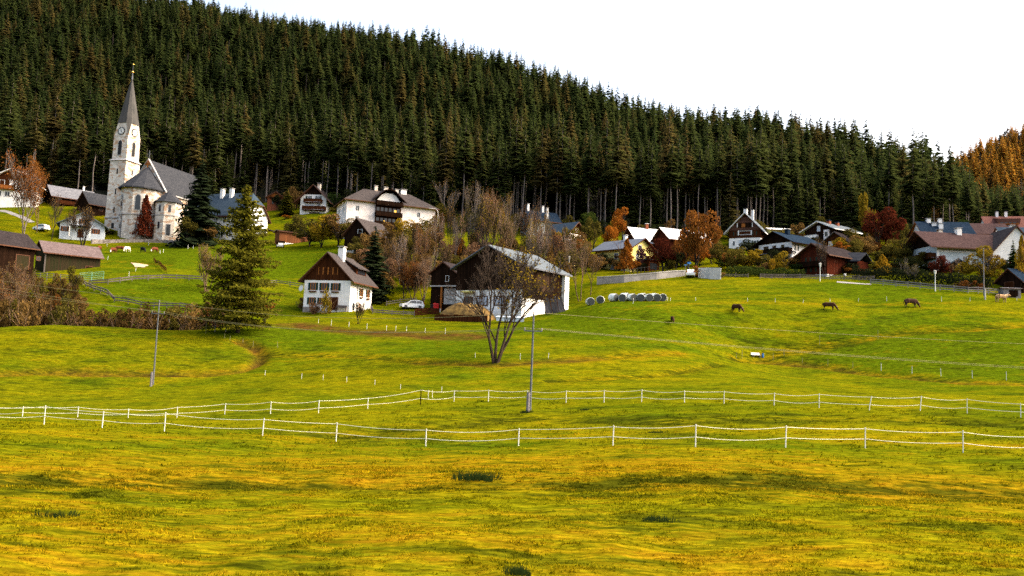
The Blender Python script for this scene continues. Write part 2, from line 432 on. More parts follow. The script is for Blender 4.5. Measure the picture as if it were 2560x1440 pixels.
# meadow: green and yellow grass, dead orange grass, brown earth, dark tussocks and painted hollow shade
def meadow_material(name, blades=False):
    m, t, b = nt(name)
    geo = t.nodes.new('ShaderNodeNewGeometry'); pos = geo.outputs['Position']
    at = lambda a: (lambda nd: (setattr(nd, 'attribute_name', a), nd.outputs['Fac'])[1])(t.nodes.new('ShaderNodeAttribute'))
    mp = t.nodes.new('ShaderNodeMapping'); t.links.new(pos, mp.inputs['Vector']); mp.inputs['Scale'].default_value = (.32, 1, 1)   # worked along the railway
    row = mp.outputs[0]
    big, mid, small, fine = noise(t, pos, .06, 3), noise(t, row, .42, 4, .6), noise(t, row, 1.9, 4, .62), noise(t, row, 8, 3, .6)
    dry, lush, earth, wet = at('dry'), at('lush'), at('earth'), at('wet')
    s = mathn(t, 'ADD', mathn(t, 'MULTIPLY', big, .5), mathn(t, 'MULTIPLY', mid, .6))
    f = mathn(t, 'SUBTRACT', mathn(t, 'ADD', s, mathn(t, 'MULTIPLY', dry, .35)), mathn(t, 'MULTIPLY', lush, .32))
    col = mix(t, ramp(t, f, .40, .80), (.050, .075, .0017), (.150, .125, .0018))
    f2 = mathn(t, 'ADD', mathn(t, 'MULTIPLY', small, .7), mathn(t, 'ADD', mathn(t, 'MULTIPLY', mid, .4), mathn(t, 'MULTIPLY', dry, .32)))
    col = mix(t, mathn(t, 'MULTIPLY', ramp(t, f2, .62, .86), .8), col, (.17, .088, .0035))
    dk = ramp(t, mathn(t, 'ADD', mathn(t, 'MULTIPLY', small, .6), mathn(t, 'SUBTRACT', mathn(t, 'MULTIPLY', mid, .4), mathn(t, 'MULTIPLY', wet, .12))), .49, .36)
    col = mix(t, mathn(t, 'MULTIPLY', dk, .85), col, (.022, .026, .002))
    col = mix(t, earth, col, mix(t, ramp(t, small, .35, .65), (.085, .040, .010), (.030, .016, .006)))
    mp2 = t.nodes.new('ShaderNodeMapping'); t.links.new(pos, mp2.inputs['Vector']); mp2.inputs['Scale'].default_value = (.22, 1, 1)
    strk = noise(t, mp2.outputs[0], 4.2, 3, .65)
    col = mix(t, 1.0, col, mix(t, ramp(t, strk, .34, .66), (.50, .54, .5), (1.34, 1.30, 1.2)), 'MULTIPLY')
    fm = mix(t, ramp(t, fine, .3, .7), (.58, .58, .58), (1.28, 1.28, 1.28))
    col = mix(t, 1.0, col, fm, 'MULTIPLY')
    if blades:
        rr = mix(t, geo.outputs['Random Per Island'], (1.2, 1.25, 1.2), (2.1, 2.0, 1.8))
        col = mix(t, 1.0, col, rr, 'MULTIPLY')
    t.links.new(col, b.inputs['Base Color']); b.inputs['Roughness'].default_value = .95; b.inputs['Specular IOR Level'].default_value = .0
    if blades:
        tl = t.nodes.new('ShaderNodeBsdfTranslucent'); t.links.new(col, tl.inputs['Color'])
        ms = t.nodes.new('ShaderNodeMixShader'); ms.inputs[0].default_value = .45
        t.links.new(b.outputs[0], ms.inputs[1]); t.links.new(tl.outputs[0], ms.inputs[2]); t.links.new(ms.outputs[0], t.nodes['Material Output'].inputs['Surface'])
    else:
        bump(t, b, mathn(t, 'ADD', mathn(t, 'MULTIPLY', small, .6), mathn(t, 'MULTIPLY', fine, .4)), .9, .25)
    return m
meadow = meadow_material('meadow_grass')
blade_mat = meadow_material('grass_blades', True)
forest_floor = surf('forest_floor', (.020, .016, .009), (.012, .014, .006), .3, .95)

needle = leafmat('spruce_needles', (.026, .037, .011), (.056, .066, .016), trans=.4, c3=(.074, .058, .018))
needle_t = leafmat('spruce_needles_of_forest', (.024, .039, .012), (.054, .068, .017), 'tint', .4, c3=(.084, .066, .020))
needle_gold_sunlit = leafmat('golden_larch_needles_sunlit', (.28, .14, .022), (.52, .29, .04), 'tint', .2, c3=(.05, .06, .055))  # autumn gold, raised in the colour to pass for sunlight
needle_larch = leafmat('larch_needles', (.050, .056, .007), (.165, .145, .012), trans=.4)
needle_dark = leafmat('dark_spruce_needles', (.006, .011, .006), (.020, .028, .011), trans=.1)
needle_pale = leafmat('pale_larch_needles', (.07, .060, .018), (.14, .11, .035), trans=.2)
LEAF = dict(
 maroon=leafmat('maroon_leaves', (.040, .008, .005), (.095, .022, .010)), orange=leafmat('orange_leaves', (.16, .050, .008), (.30, .105, .012)),
 rust=leafmat('rust_leaves', (.10, .035, .010), (.19, .075, .014)), yellow=leafmat('yellow_leaves', (.22, .125, .010), (.40, .24, .015)),
 olive=leafmat('olive_leaves', (.050, .045, .010), (.120, .095, .014)), green=leafmat('green_leaves', (.015, .030, .008), (.045, .062, .010)),
 gold=leafmat('gold_green_leaves', (.10, .080, .008), (.26, .165, .012)), brown=leafmat('brown_leaves', (.095, .054, .018), (.175, .105, .030)),
 pinkish=leafmat('pinkish_brown_leaves', (.14, .074, .038), (.21, .118, .060)), purple=leafmat('purple_leaves', (.040, .014, .022), (.08, .03, .04)),
 umber=leafmat('umber_twigs', (.036, .021, .007), (.092, .056, .016)),
 dark=leafmat('dark_leaves', (.010, .014, .007), (.025, .030, .010)))
# ------------------------------------------------------------------ ground, hill, sky
def attrs_at(x, y):
    """dead grass, lush grass and bare earth at ground points"""
    r = np.hypot(x, y)
    dry = .55 * np.exp(-((r - 36) / 7.5) ** 2) + .75 * np.clip(1 - np.abs(r - 18) / 9, 0, 1) * (.5 + .5 * vnoise(x, y, 7, 8)) * .6 + .25 * np.exp(-((r - 52) / 5) ** 2) + .22 * np.clip((25.5 - y) / 1.2, 0, 1)
    for pl, w, a in ((_ditch, 1.2, .5), (_ledge1, 1.4, .3), (_ledge2, 1.3, .35), (_ledge3, 1.3, .4), (_ledge4, .9, .35), (_ledge5, 2.2, .4), (_ledge6, 1.3, .3), (_pas1, 1.4, .6)):
        dry = np.maximum(dry, a * np.exp(-(seg_dist(x, y, pl) / w) ** 2))
    earth = 1.0 * np.exp(-(seg_dist(x, y, _soil) / 3.4) ** 4)
    earth = np.maximum(earth, .75 * np.exp(-(seg_dist(x, y, _ditch) / .9) ** 2))
    earth = np.maximum(earth, .5 * np.exp(-(seg_dist(x, y, _ledge3) / .6) ** 2))
    earth = np.maximum(earth, .55 * np.exp(-(seg_dist(x, y, _ledge5[:3]) / 1.1) ** 2))
    lush = np.zeros_like(x)
    for u, v, w in ((2300, 880, 14), (2480, 870, 14), (450, 740, 16), (420, 640, 22), (720, 660, 16), (1500, 800, 12), (1150, 860, 9), (700, 840, 8), (2200, 725, 12)):
        p = HIT(u, v)
        lush = np.maximum(lush, np.exp(-(((x - p.x) ** 2 + (y - p.y) ** 2) / w ** 2)))
    lush = np.maximum(lush, .55 * np.exp(-((r - 46) / 4) ** 2) * (.5 + .5 * vnoise(x, y, 9, 11)))
    wet = np.maximum(.9 * np.exp(-(seg_dist(x, y, _dip) / 2.6) ** 2), .5 * np.exp(-(seg_dist(x, y, _track) / .8) ** 2))  # deeper green in dips and ledges, with their shade put into the colour
    wet = np.maximum(wet, .95 * np.exp(-(seg_dist(x, y, _track2) / 1.7) ** 2))
    for l_ in (_ledge1, _ledge2, _ledge3, _ledge5, _ledge6, _ditch): wet = np.maximum(wet, .8 * np.exp(-(seg_dist(x, y, l_) / .9) ** 2))
    global HOLLOW_SHADE; HOLLOW_SHADE = wet
    return np.clip(dry, 0, 1), lush, np.clip(earth * (.75 + .5 * vnoise(x, y, 1.2, 6)), 0, 1)
def polar_grid(r0, r1, nr, a0, a1, na):
    rr = np.geomspace(r0, r1, nr); aa = np.radians(np.linspace(a0, a1, na))
    r, a = np.meshgrid(rr, aa, indexing='ij')
    i = np.arange((nr - 1) * na).reshape(nr - 1, na)[:, :-1].ravel()
    return r * np.sin(a), r * np.cos(a), np.stack([i, i + 1, i + na + 1, i + na], 1)
gx, gy, gf = polar_grid(3, 760, 560, -66, 66, 470)
gz = Z(gx, gy)
dry, lush, earth = attrs_at(gx, gy); hollow_shade_g = HOLLOW_SHADE
_u, _v, _d = UV(gx, gy, gz)
_e = np.interp(_u, EDGE_U, EDGE_D)
fa, fb = gf[:, 0], gf[:, 2]
in_wood = ((_d.ravel()[fa] > _e.ravel()[fa] - 4)).astype(np.int32)
me = np_mesh('ground', np.stack([gx, gy, gz], -1).reshape(-1, 3), gf, [meadow, forest_floor], in_wood, True,
             dict(dry=dry.ravel(), lush=lush.ravel(), earth=earth.ravel(), wet=hollow_shade_g.ravel()))
tag(mobj('ground', me), 'rolling yellow green meadow rising to the village', kind='structure')

# hill of golden larches far behind on the right
hx, hy, hf = polar_grid(640, 1300, 50, 18, 48, 60)
_hr, _ha = np.hypot(hx, hy), np.degrees(np.arctan2(hx, hy))
def far_z(x, y):
    r, a = np.hypot(x, y), np.degrees(np.arctan2(x, y))
    top = np.interp(a, [20, 26, 29.0, 30.2, 32.6, 36, 44], [150, 170, 207, 218, 240, 262, 280])
    return top * np.exp(-((r - 980) / 330) ** 2) + 14 * vnoise(x, y, 90, 3) - 6
hz = far_z(hx, hy)
me = np_mesh('far_hill', np.stack([hx, hy, hz], -1).reshape(-1, 3), hf, [surf('larch_floor', (.10, .065, .02), (.05, .045, .02), .02, .95)], None, True)
tag(mobj('far_hill', me), 'distant hill rising beyond the end of the wooded slope', kind='structure')

# tufts of grass on the near meadow
def grass(nt_, r0, r1, hmin, hmax, seed):
    g = np.random.default_rng(seed)
    r = np.sqrt(g.uniform(r0 ** 2, r1 ** 2, nt_)); a = np.radians(g.uniform(-39, 39, nt_))
    x, y = r * np.sin(a), r * np.cos(a)
    clump = vnoise(x, y, 1.1, 21) + .5 * vnoise(x, y, .4, 22)
    keep = clump > g.uniform(-.7, 1.0, nt_) + np.clip((r - 55) / 25, 0, 1)
    x, y, r, clump = x[keep], y[keep], r[keep], clump[keep]
    k = len(x); nb = 4
    z = Z(x, y)
    h = g.uniform(hmin, hmax, (k, nb)) * (1 + .6 * np.clip(clump, 0, 1))[:, None] * (.8 + r / 60)[:, None]
    th = g.uniform(0, 6.283, (k, nb)); ln = g.uniform(.1, 1.0, (k, nb)) * h
    px, py = x[:, None] + g.normal(0, .035, (k, nb)), y[:, None] + g.normal(0, .035, (k, nb))
    w = g.uniform(.008, .016, (k, nb)) * (1 + r / 30)[:, None]
    sx, sy = -np.sin(th) * w, np.cos(th) * w
    zz = np.repeat(z[:, None], nb, 1) - .01
    v = np.stack([np.stack([px - sx, py - sy, zz], -1), np.stack([px + sx, py + sy, zz], -1),
                  np.stack([px + np.cos(th) * ln, py + np.sin(th) * ln, zz + h], -1)], 2).reshape(-1, 3)
    return v
gv = np.concatenate([grass(60000, 14, 36, .025, .06, 1), grass(30000, 32, 75, .03, .07, 2)])
gd, gl, ge = attrs_at(gv[:, 0], gv[:, 1])
me = np_mesh('grass', gv, np.arange(len(gv)).reshape(-1, 3), [blade_mat], None, False, dict(dry=gd, lush=gl, earth=ge * .6, wet=HOLLOW_SHADE))
tag(mobj('grass', me), 'short autumn grass on the near pasture', 'grass', kind='stuff')

def ribbon(name, pts, width, mat, label, lift=.05):
    xy = pxline(pts)
    fine = []
    for (ax, ay), (bx, by) in zip(xy[:-1], xy[1:]):
        k = max(2, int(math.hypot(bx - ax, by - ay) / 1.0))
        fine += [(ax + (bx - ax) * i / k, ay + (by - ay) * i / k) for i in range(k)]
    fine.append(xy[-1]); fine = np.array(fine)
    t = np.gradient(fine, axis=0); t /= np.linalg.norm(t, axis=1)[:, None] + 1e-9
    nrm = np.stack([-t[:, 1], t[:, 0]], 1)
    rows = []
    for q in (-.5, -.17, .17, .5):
        p = fine + nrm * width * q
        rows.append(np.stack([p[:, 0], p[:, 1], Z(p[:, 0], p[:, 1]) + lift], -1))
    v = np.stack(rows, 1).reshape(-1, 3); k = len(fine)
    f = [(i * 4 + j, i * 4 + j + 1, i * 4 + j + 5, i * 4 + j + 4) for i in range(k - 1) for j in range(3)]
    me = np_mesh(name, v, np.array(f), [mat], None, True)
    return tag(mobj(name, me), label, kind='structure')
ribbon('road', [(2092,705),(2130,708),(2178,711)], 1.4, gravel, 'pale gravel lane behind the right hand pasture')
ribbon('path', [(-40,522),(20,530),(50,541),(80,556)], 1.6, gravel, 'pale path on the grass bank by the upper chalet')

# ------------------------------------------------------------------ light and sky
EXPOSURE = 2.18
SUN_EL, SUN_AZ = R(44), R(86)          # compass-like azimuth: 0 = +Y, clockwise
w = bpy.data.worlds.new('World'); SC.world = w; w.use_nodes = True
t = w.node_tree; bg = t.nodes['Background']
sky = t.nodes.new('ShaderNodeTexSky'); sky.sky_type = 'NISHITA'; sky.sun_disc = False
sky.sun_elevation = SUN_EL; sky.sun_rotation = SUN_AZ
sky.air_density = .9; sky.dust_density = 7.0; sky.ozone_density = .3
t.links.new(mix(t, 1.0, sky.outputs[0], (1.05, 1.0, .92), 'MULTIPLY'), bg.inputs['Color']); bg.inputs['Strength'].default_value = .15
sun = bpy.data.lights.new('sun', 'SUN'); sun.energy = .6; sun.angle = R(40); sun.color = (1, .93, .82)
so = bpy.data.objects.new('sun', sun); COL.objects.link(so)
sd = Vector((math.sin(SUN_AZ) * math.cos(SUN_EL), math.cos(SUN_AZ) * math.cos(SUN_EL), math.sin(SUN_EL)))
so.rotation_euler = sd.to_track_quat('Z', 'Y').to_euler()
so.location = (0, -60, 80)
SC.view_settings.view_transform = 'Standard'; SC.view_settings.look = 'None'
SC.view_settings.exposure = EXPOSURE; SC.view_settings.gamma = 1.0
SC.cycles.max_bounces = 6; SC.cycles.diffuse_bounces = 3; SC.cycles.transmission_bounces = 3; SC.cycles.transparent_max_bounces = 4
SC.cycles.use_denoising = False
# ------------------------------------------------------------------ trees
def seg_mesh(segs, k=3):
    """tapered prisms for a list of (p0, p1, r0, r1)"""
    s = np.array([(*a, *b, r0, r1) for a, b, r0, r1 in segs], float)
    a, b, r0, r1 = s[:, :3], s[:, 3:6], s[:, 6], s[:, 7]
    t = b - a; t /= np.linalg.norm(t, axis=1)[:, None] + 1e-9
    ref = np.where(np.abs(t[:, 2:3]) > .9, np.array([[1.0, 0, 0]]), np.array([[0, 0, 1.0]]))
    u = np.cross(t, ref); u /= np.linalg.norm(u, axis=1)[:, None]; w = np.cross(t, u)
    rings = []
    for c, r in ((a, r0), (b, r1)):
        for q in range(k):
            an = 2 * math.pi * q / k
            rings.append(c + (u * math.cos(an) + w * math.sin(an)) * r[:, None])
    v = np.stack(rings, 1).reshape(-1, 3)
    base = np.arange(len(s))[:, None] * 2 * k
    f = np.concatenate([np.concatenate([base + q, base + (q + 1) % k, base + k + (q + 1) % k, base + k + q], 1) for q in range(k)])
    return v, f
def leaf_quads(c, size, g, flat=0.0):
    """randomly turned leaf-shaped quads at points c"""
    k = len(c)
    nrm = g.normal(size=(k, 3)); nrm[:, 2] += flat * np.sign(nrm[:, 2]); nrm /= np.linalg.norm(nrm, axis=1)[:, None]
    ref = g.normal(size=(k, 3)); a = np.cross(nrm, ref); a /= np.linalg.norm(a, axis=1)[:, None] + 1e-9; b = np.cross(nrm, a)
    s = (size * g.uniform(.6, 1.4, k))[:, None]
    v = np.stack([c - a * s, c - b * s * .55, c + a * s, c + b * s * .55], 1).reshape(-1, 3)
    return v, np.arange(4 * k).reshape(-1, 4)
def spruce_crown(H, Rr, c0, nwh, nbr, seed, droop=.45, sparse=0.0):
    g = np.random.default_rng(seed); V = []; Fc = []
    for i in range(nwh):
        t = (i + g.uniform(-.3, .3)) / (nwh - 1); t = min(max(t, 0), 1)
        h = H * (c0 + (1 - c0) * t)
        low = min(1, .45 + t * 3.0) if c0 > .25 else 1
        ln = Rr * (1 - t) ** .72 * low + .12 * H / 24
        for j in range(max(3, int(nbr * (1 - .5 * t)))):
            if g.random() < sparse: continue
            az = g.uniform(0, 6.283); l = ln * g.uniform(.55, 1.2)
            d = np.array([math.cos(az), math.sin(az), 0]); p = np.array([-d[1], d[0], 0])
            hh = h + g.uniform(-.5, .5)
            w = .30 * l + .16
            s = np.array([0, 0, hh]); m = d * l * .5 + np.array([0, 0, hh - droop * l * .22])
            e = d * l + np.array([0, 0, hh - droop * l * .62])
            side = np.array([0, 0, -.16 * l - .12])
            b = len(V)
            V += [s, m + p * w + side, m, m - p * w + side, e]
            Fc += [(b, b + 1, b + 2), (b, b + 2, b + 3), (b + 2, b + 1, b + 4), (b + 2, b + 4, b + 3)]
            for q in (.3, .55, .8, .95):               # hanging side twigs
                c = s + (e - s) * q; sg = 1 if g.random() < .5 else -1
                tip = c + p * sg * w * g.uniform(1.0, 2.0) + d * .12 * l + np.array([0, 0, -.22 * l * g.uniform(.5, 1.2) - .1])
                b = len(V); V += [c, c + d * .14 * l, tip]; Fc.append((b, b + 1, b + 2))
    b = len(V)                                       # leader shoot
    V += [np.array([.10, 0, H * .97]), np.array([-.06, .09, H * .97]), np.array([-.06, -.09, H * .97]), np.array([0, 0, H * 1.03])]
    Fc += [(b, b + 1, b + 3), (b + 1, b + 2, b + 3), (b + 2, b, b + 3)]
    return np.array(V), np.array(Fc)
def trunk_geo(H, r, seed=0, bend=.0):
    g = np.random.default_rng(seed); segs = []; p = np.zeros(3); p[2] = -1.0; k = 6
    for i in range(k):
        q = np.array([g.normal() * bend, g.normal() * bend, -1 + (H + 1) * (i + 1) / k])
        segs.append((tuple(p), tuple(q), r * (1 - .85 * i / k), r * (1 - .85 * (i + 1) / k))); p = q
    return seg_mesh(segs, 6)
def grow(segs, tips, p, d, ln, r, lev, g, up=.15, spread=.6, kids=(4, 4, 3, 3), wob=.18, shrink=.62, rmin=.012):
    """branch with side branches, recursively"""
    n_ = 5 if lev > 1 else 3
    d = d / np.linalg.norm(d); pts = [p]; dirs = [d]
    for i in range(n_):
        d = d + g.normal(0, wob, 3) + np.array([0, 0, up * .35]); d /= np.linalg.norm(d)
        q = pts[-1] + d * ln / n_
        ra, rb = r * (1 - .72 * i / n_), r * (1 - .72 * (i + 1) / n_)
        segs.append((tuple(pts[-1]), tuple(q), max(ra, rmin), max(rb, rmin)))
        pts.append(q); dirs.append(d)
    if lev == 0:
        tips.append(pts[-1]); tips.append(pts[-2]); return
    nk = kids[min(lev, len(kids) - 1)]
    for j in range(nk):
        s = .25 + .75 * (j + g.uniform(.2, .9)) / nk
        i = min(int(s * n_), n_ - 1); f = s * n_ - i
        b = pts[i] * (1 - f) + pts[i + 1] * f
        ax = g.normal(size=3); ax -= dirs[i] * ax.dot(dirs[i]); ax /= np.linalg.norm(ax) + 1e-9
        nd = dirs[i] * math.cos(spread) + ax * math.sin(spread) + np.array([0, 0, up])
        grow(segs, tips, b, nd, ln * shrink * g.uniform(.75, 1.15) * (1.1 - .35 * s), r * (.5 - .15 * s) + .004, lev - 1, g, up, spread, kids, wob, shrink, rmin)
def bare_geo(H, seed, stems=1, lev=3, spread=.6, up=.18, r=.16, lean=.25, kids=(4, 5, 5, 6), first=.5, rmin=.016):
    g = np.random.default_rng(seed); segs = []; tips = []
    for s in range(stems):
        a = 6.283 * s / stems + g.uniform(-.4, .4)
        d = np.array([math.cos(a) * lean * g.uniform(.6, 1.3) * (stems > 1), math.sin(a) * lean * g.uniform(.6, 1.3) * (stems > 1), 1.0])
        grow(segs, tips, np.array([.12 * math.cos(a) * (stems > 1), .12 * math.sin(a) * (stems > 1), -.4]), d, H * first * g.uniform(.85, 1.1) if stems > 1 else H * first, r, lev, g, up, spread, kids, .12, .64, rmin)
    v, f = seg_mesh(segs, 3)
    tips = np.array(tips)
    k = H / v[:, 2].max()
    return v * k, f, tips * k
def blob_points(n_, g, lumps, rx, rz, zc, shell=.45):
    """leaf positions in a lumpy crown"""
    C = g.normal(size=(lumps, 3)); C /= np.linalg.norm(C, axis=1)[:, None]
    C *= g.uniform(.38, .82, lumps)[:, None]
    L = g.uniform(.20, .46, lumps)
    i = g.integers(0, lumps, n_)
    d = g.normal(size=(n_, 3)); d /= np.linalg.norm(d, axis=1)[:, None]
    p = C[i] + d * (L[i] * g.uniform(shell, 1.0, n_) ** .5)[:, None]
    return p * np.array([rx, rx, rz]) + np.array([0, 0, zc])

MESH = {}
def reg(key, name, v, f, mat, attrs=None):
    MESH[key] = np_mesh(name, v, f, [mat], None, False, attrs); return MESH[key]
# spruces of the forest: full-crowned ones and tall ones with a bare trunk
FULL, TALL = [], []
for i, (H, Rr, c0) in enumerate(((24, 3.0, .10), (22, 2.6, .16), (27, 3.1, .14), (20, 2.8, .06))):
    FULL.append((spruce_crown(H, Rr * 1.38, c0, 28, 9, 40 + i), trunk_geo(H * .97, .24, i, .06), H))
for i, (H, Rr, c0) in enumerate(((29, 2.5, .46), (27, 2.3, .54), (31, 2.7, .42), (26, 2.1, .60))):
    TALL.append((spruce_crown(H, Rr * 1.35, c0, 22, 9, 60 + i, .5, .05), trunk_geo(H * .97, .25, 20 + i, .10), H))
for k, lst in (('full', FULL), ('tall', TALL)):
    for i, (c, tr, H) in enumerate(lst):
        reg(f'{k}c{i}', 'crown', *c, needle); reg(f'{k}t{i}', 'trunk', *tr, bark_grey)
def tree(name, loc, ck, tk, sc=1.0, rz=None, label=None, cat='tree', group=None, cmat=None, tmat=None, cname='crown', tname='trunk', sxy=None):
    o = empty(name, loc, random.uniform(0, 6.28) if rz is None else rz, label, cat, group)
    o.scale = ((sxy or sc), (sxy or sc), sc)
    for nm, key, mt in ((tname, tk, tmat), (cname, ck, cmat)):
        if key is None: continue
        c = mobj(nm, MESH[key], o)
        if mt is not None:
            c.material_slots[0].link = 'OBJECT'; c.material_slots[0].material = mt
    return o

# ---- the wooded hillside
fg = np.random.default_rng(11)
_sp = 4.7
X, Y = np.meshgrid(np.arange(-420, 330, _sp), np.arange(190, 620, _sp))
X = X + fg.uniform(-.46, .46, X.shape) * _sp; Y = Y + fg.uniform(-.46, .46, Y.shape) * _sp
X, Y = X.ravel(), Y.ravel(); Zt = Z(X, Y)
u_, v_, d_ = UV(X, Y, Zt)
TREE_U, TREE_D = [-600,0,300,650,800,1000,1450,1750,2000,2150,2300,2560,3000], [266,264,260,280,272,248,236,228,232,236,226,224,224]
ok = (d_ > np.interp(u_, TREE_U, TREE_D) + 1) & (u_ > -260) & (u_ < 2800) & (v_ > -420)
X, Y, Zt, u_, v_, d_ = X[ok], Y[ok], Zt[ok], u_[ok], v_[ok], d_[ok]
# leave out those wholly hidden behind the ridge
ub = np.clip(((u_ + 260) / 30).astype(int), 0, 110)
vt = UV(X, Y, Zt + 25)[1]
order = np.argsort(d_); best = np.full(111, 1e9); vis = np.zeros(len(X), bool)
for i in order:
    b = ub[i]
    vis[i] = vt[i] < best[b] + 25
    best[b] = min(best[b], v_[i] - 60 * 300 / d_[i])
X, Y, Zt, u_, v_, d_ = X[vis], Y[vis], Zt[vis], u_[vis], v_[vis], d_[vis]
rel = d_ - np.interp(u_, TREE_U, TREE_D)
SKY_U = [400,530,700,900,1040,1160,1280,1450,1560,1640,1760,1960,2100,2210,2300,2365,2400,2440,2480,2560,2800]
SKY_V = [-30,0,35,52,48,100,126,184,222,250,262,264,286,306,322,342,392,448,466,462,470]
def sky_fit(i, H):
    """height factor that keeps a tree under the wood's outline"""
    lim = np.interp(u_[i], SKY_U, SKY_V) - abs(fg.normal(0, 9)) + 6
    return min(1.0, (v_[i] - lim) * d_[i] / F / H)
order = np.argsort(rel + fg.uniform(0, 6, len(X)))
inframe = (u_ > 0) & (u_ < 2560)
near = [i for i in order if inframe[i]][:292]
nearset = set(near)
for i in near:
    tall = fg.random() < ((.9 if 1120 < u_[i] < 1950 else .55) if rel[i] < 26 else .3)
    k = int(fg.integers(0, 4)); s = fg.uniform(.78, 1.12) * max(.45, sky_fit(i, 29))
    if tall:
        s *= 1.08
        tree('spruce', (X[i], Y[i], Zt[i] - .3), f'tallc{k}', f'tallt{k}', s, None, 'tall spruce with long bare pale trunk along the lower forest edge', 'tree', 'tall bare trunked spruces of the lower forest edge')
    else:
        s *= fg.uniform(.75, 1.0)
        tree('spruce', (X[i], Y[i], Zt[i] - .3), f'fullc{k}', f'fullt{k}', s, None, 'dark green spruce with full crown along the lower forest edge', 'tree', 'full crowned spruces of the lower forest edge')
def forest_mass(name, idx, X, Y, Zt, mats, label, seed, hs, fit=None, fullp=.84):
    g = np.random.default_rng(seed); V = []; T = []; Q = []; MI = []; TI = []; nv = 0
    for i in idx:
        full = g.random() < fullp; k = int(g.integers(0, 4)); (cv, cf), (tv, tf), H = (FULL if full else TALL)[k]
        s = hs * g.uniform(.66, 1.08) * g.choice([1, 1, 1, .8, 1.12])
        if fit is not None:
            q = fit(i, H * s)
            if q < .45: continue
            s *= q
        a = g.uniform(0, 6.283); ca, sa = math.cos(a) * s, math.sin(a) * s
        wf = g.uniform(.8, 1.32); rot = np.array([[ca * wf, sa * wf, 0], [-sa * wf, ca * wf, 0], [0, 0, s]])
        tint = g.uniform(0, 1)
        V.append(cv @ rot + (X[i], Y[i], Zt[i])); T.append(cf + nv); nv += len(cv); TI.append(np.full(len(cv), tint))
        tv2, tf2 = tv[::1], tf
        V.append(tv2 @ rot + (X[i], Y[i], Zt[i])); Q.append(tf2 + nv); nv += len(tv2); TI.append(np.full(len(tv2), tint))
    T = np.concatenate(T); Q = np.concatenate(Q)
    me = np_mesh(name, np.concatenate(V), [T, Q], mats, np.concatenate([np.zeros(len(T), int), np.ones(len(Q), int)]), False, dict(tint=np.concatenate(TI)))
    return tag(mobj(name, me), label, 'forest', kind='stuff')
rest = [i for i in range(len(X)) if i not in nearset]
print('forest trees', len(rest))
forest_mass('forest', rest, X, Y, Zt, [needle_t, bark_forest], 'dense dark spruce forest covering the hillside above the village', 5, .84, sky_fit)
# ---- golden larch wood on the far hill
fx, fy = np.meshgrid(np.arange(250, 720, 8.5), np.arange(500, 1010, 8.5))
fx = (fx + fg.uniform(-4, 4, fx.shape)).ravel(); fy = (fy + fg.uniform(-4, 4, fy.shape)).ravel(); fz = far_z(fx, fy)
fu, fv, fd = UV(fx, fy, fz); ok = (fu > 2330) & (fu < 2750)
fx, fy, fz = fx[ok], fy[ok], fz[ok]
print('far trees', len(fx))
forest_mass('larch_forest', range(len(fx)), fx, fy, fz, [needle_gold_sunlit, bark_grey], 'golden sunlit larch wood on the distant hill', 9, 1.0, fullp=1.0)

# ---- foliage and bare trees near the village
def lonely_spruce(key, H, Rr, seed, c0=.04):
    reg(key + 'c', 'crown', *spruce_crown(H, Rr, c0, 40, 12, seed, .5), needle); reg(key + 't', 'trunk', *trunk_geo(H * .96, .26, seed, .03), bark_dark)
lonely_spruce('ls0', 22, 6.0, 3); lonely_spruce('ls1', 14.5, 2.9, 4, .02); lonely_spruce('ls2', 6, 1.7, 5, .02)
# larch: airy tiers of branches with hanging tufts
def larch(key, H, Rr, seed, nb=150, tuft=26):
    g = np.random.default_rng(seed); segs = []; pts = []
    for i in range(nb):
        t = (i + g.uniform(0, 1)) / nb; h = H * (.06 + .92 * t)
        l = Rr * (min(1, .58 + t * 1.7)) * (1 - t) ** .8 * g.uniform(.55, 1.15) + .25
        a = g.uniform(0, 6.283); d = np.array([math.cos(a), math.sin(a), 0]); pr = np.array([-d[1], d[0], 0])
        p = np.array([0, 0, h])
        for s in range(4):
            q = np.array([0, 0, h]) + d * l * (s + 1) / 4 + np.array([0, 0, (-.16 * (s + 1) / 4 + .16 * ((s + 1) / 4) ** 2) * l + (t - .5) * .3 * l * (s + 1) / 4])
            segs.append((tuple(p), tuple(q), .05 * (1 - s / 5), .05 * (1 - (s + 1) / 5))); p0 = p; p = q
            m = max(2, int(tuft * l / Rr * .42))
            f = g.uniform(0, 1, m)[:, None]
            spread = l * .16 * (1.2 - s / 5)
            pts.append(p0 + (q - p0) * f + pr * g.normal(0, spread, (m, 1)) + np.array([0, 0, -1.0]) * np.abs(g.normal(0, .22, (m, 1))))
    v, f = leaf_quads(np.concatenate(pts), .23, g, .6)
    tv, tf = trunk_geo(H * .97, .30, seed, .03); bv, bf = seg_mesh(segs)
    reg(key + 'c', 'crown', v, f, needle_larch)
    reg(key + 't', 'trunk', np.concatenate([tv, bv]), [np.concatenate([tf, bf + len(tv)])], bark_dark)
larch('larch', 21.4, 7.2, 8, 270, 110)
larch('plarch', 13, 2.1, 12, 90, 30)
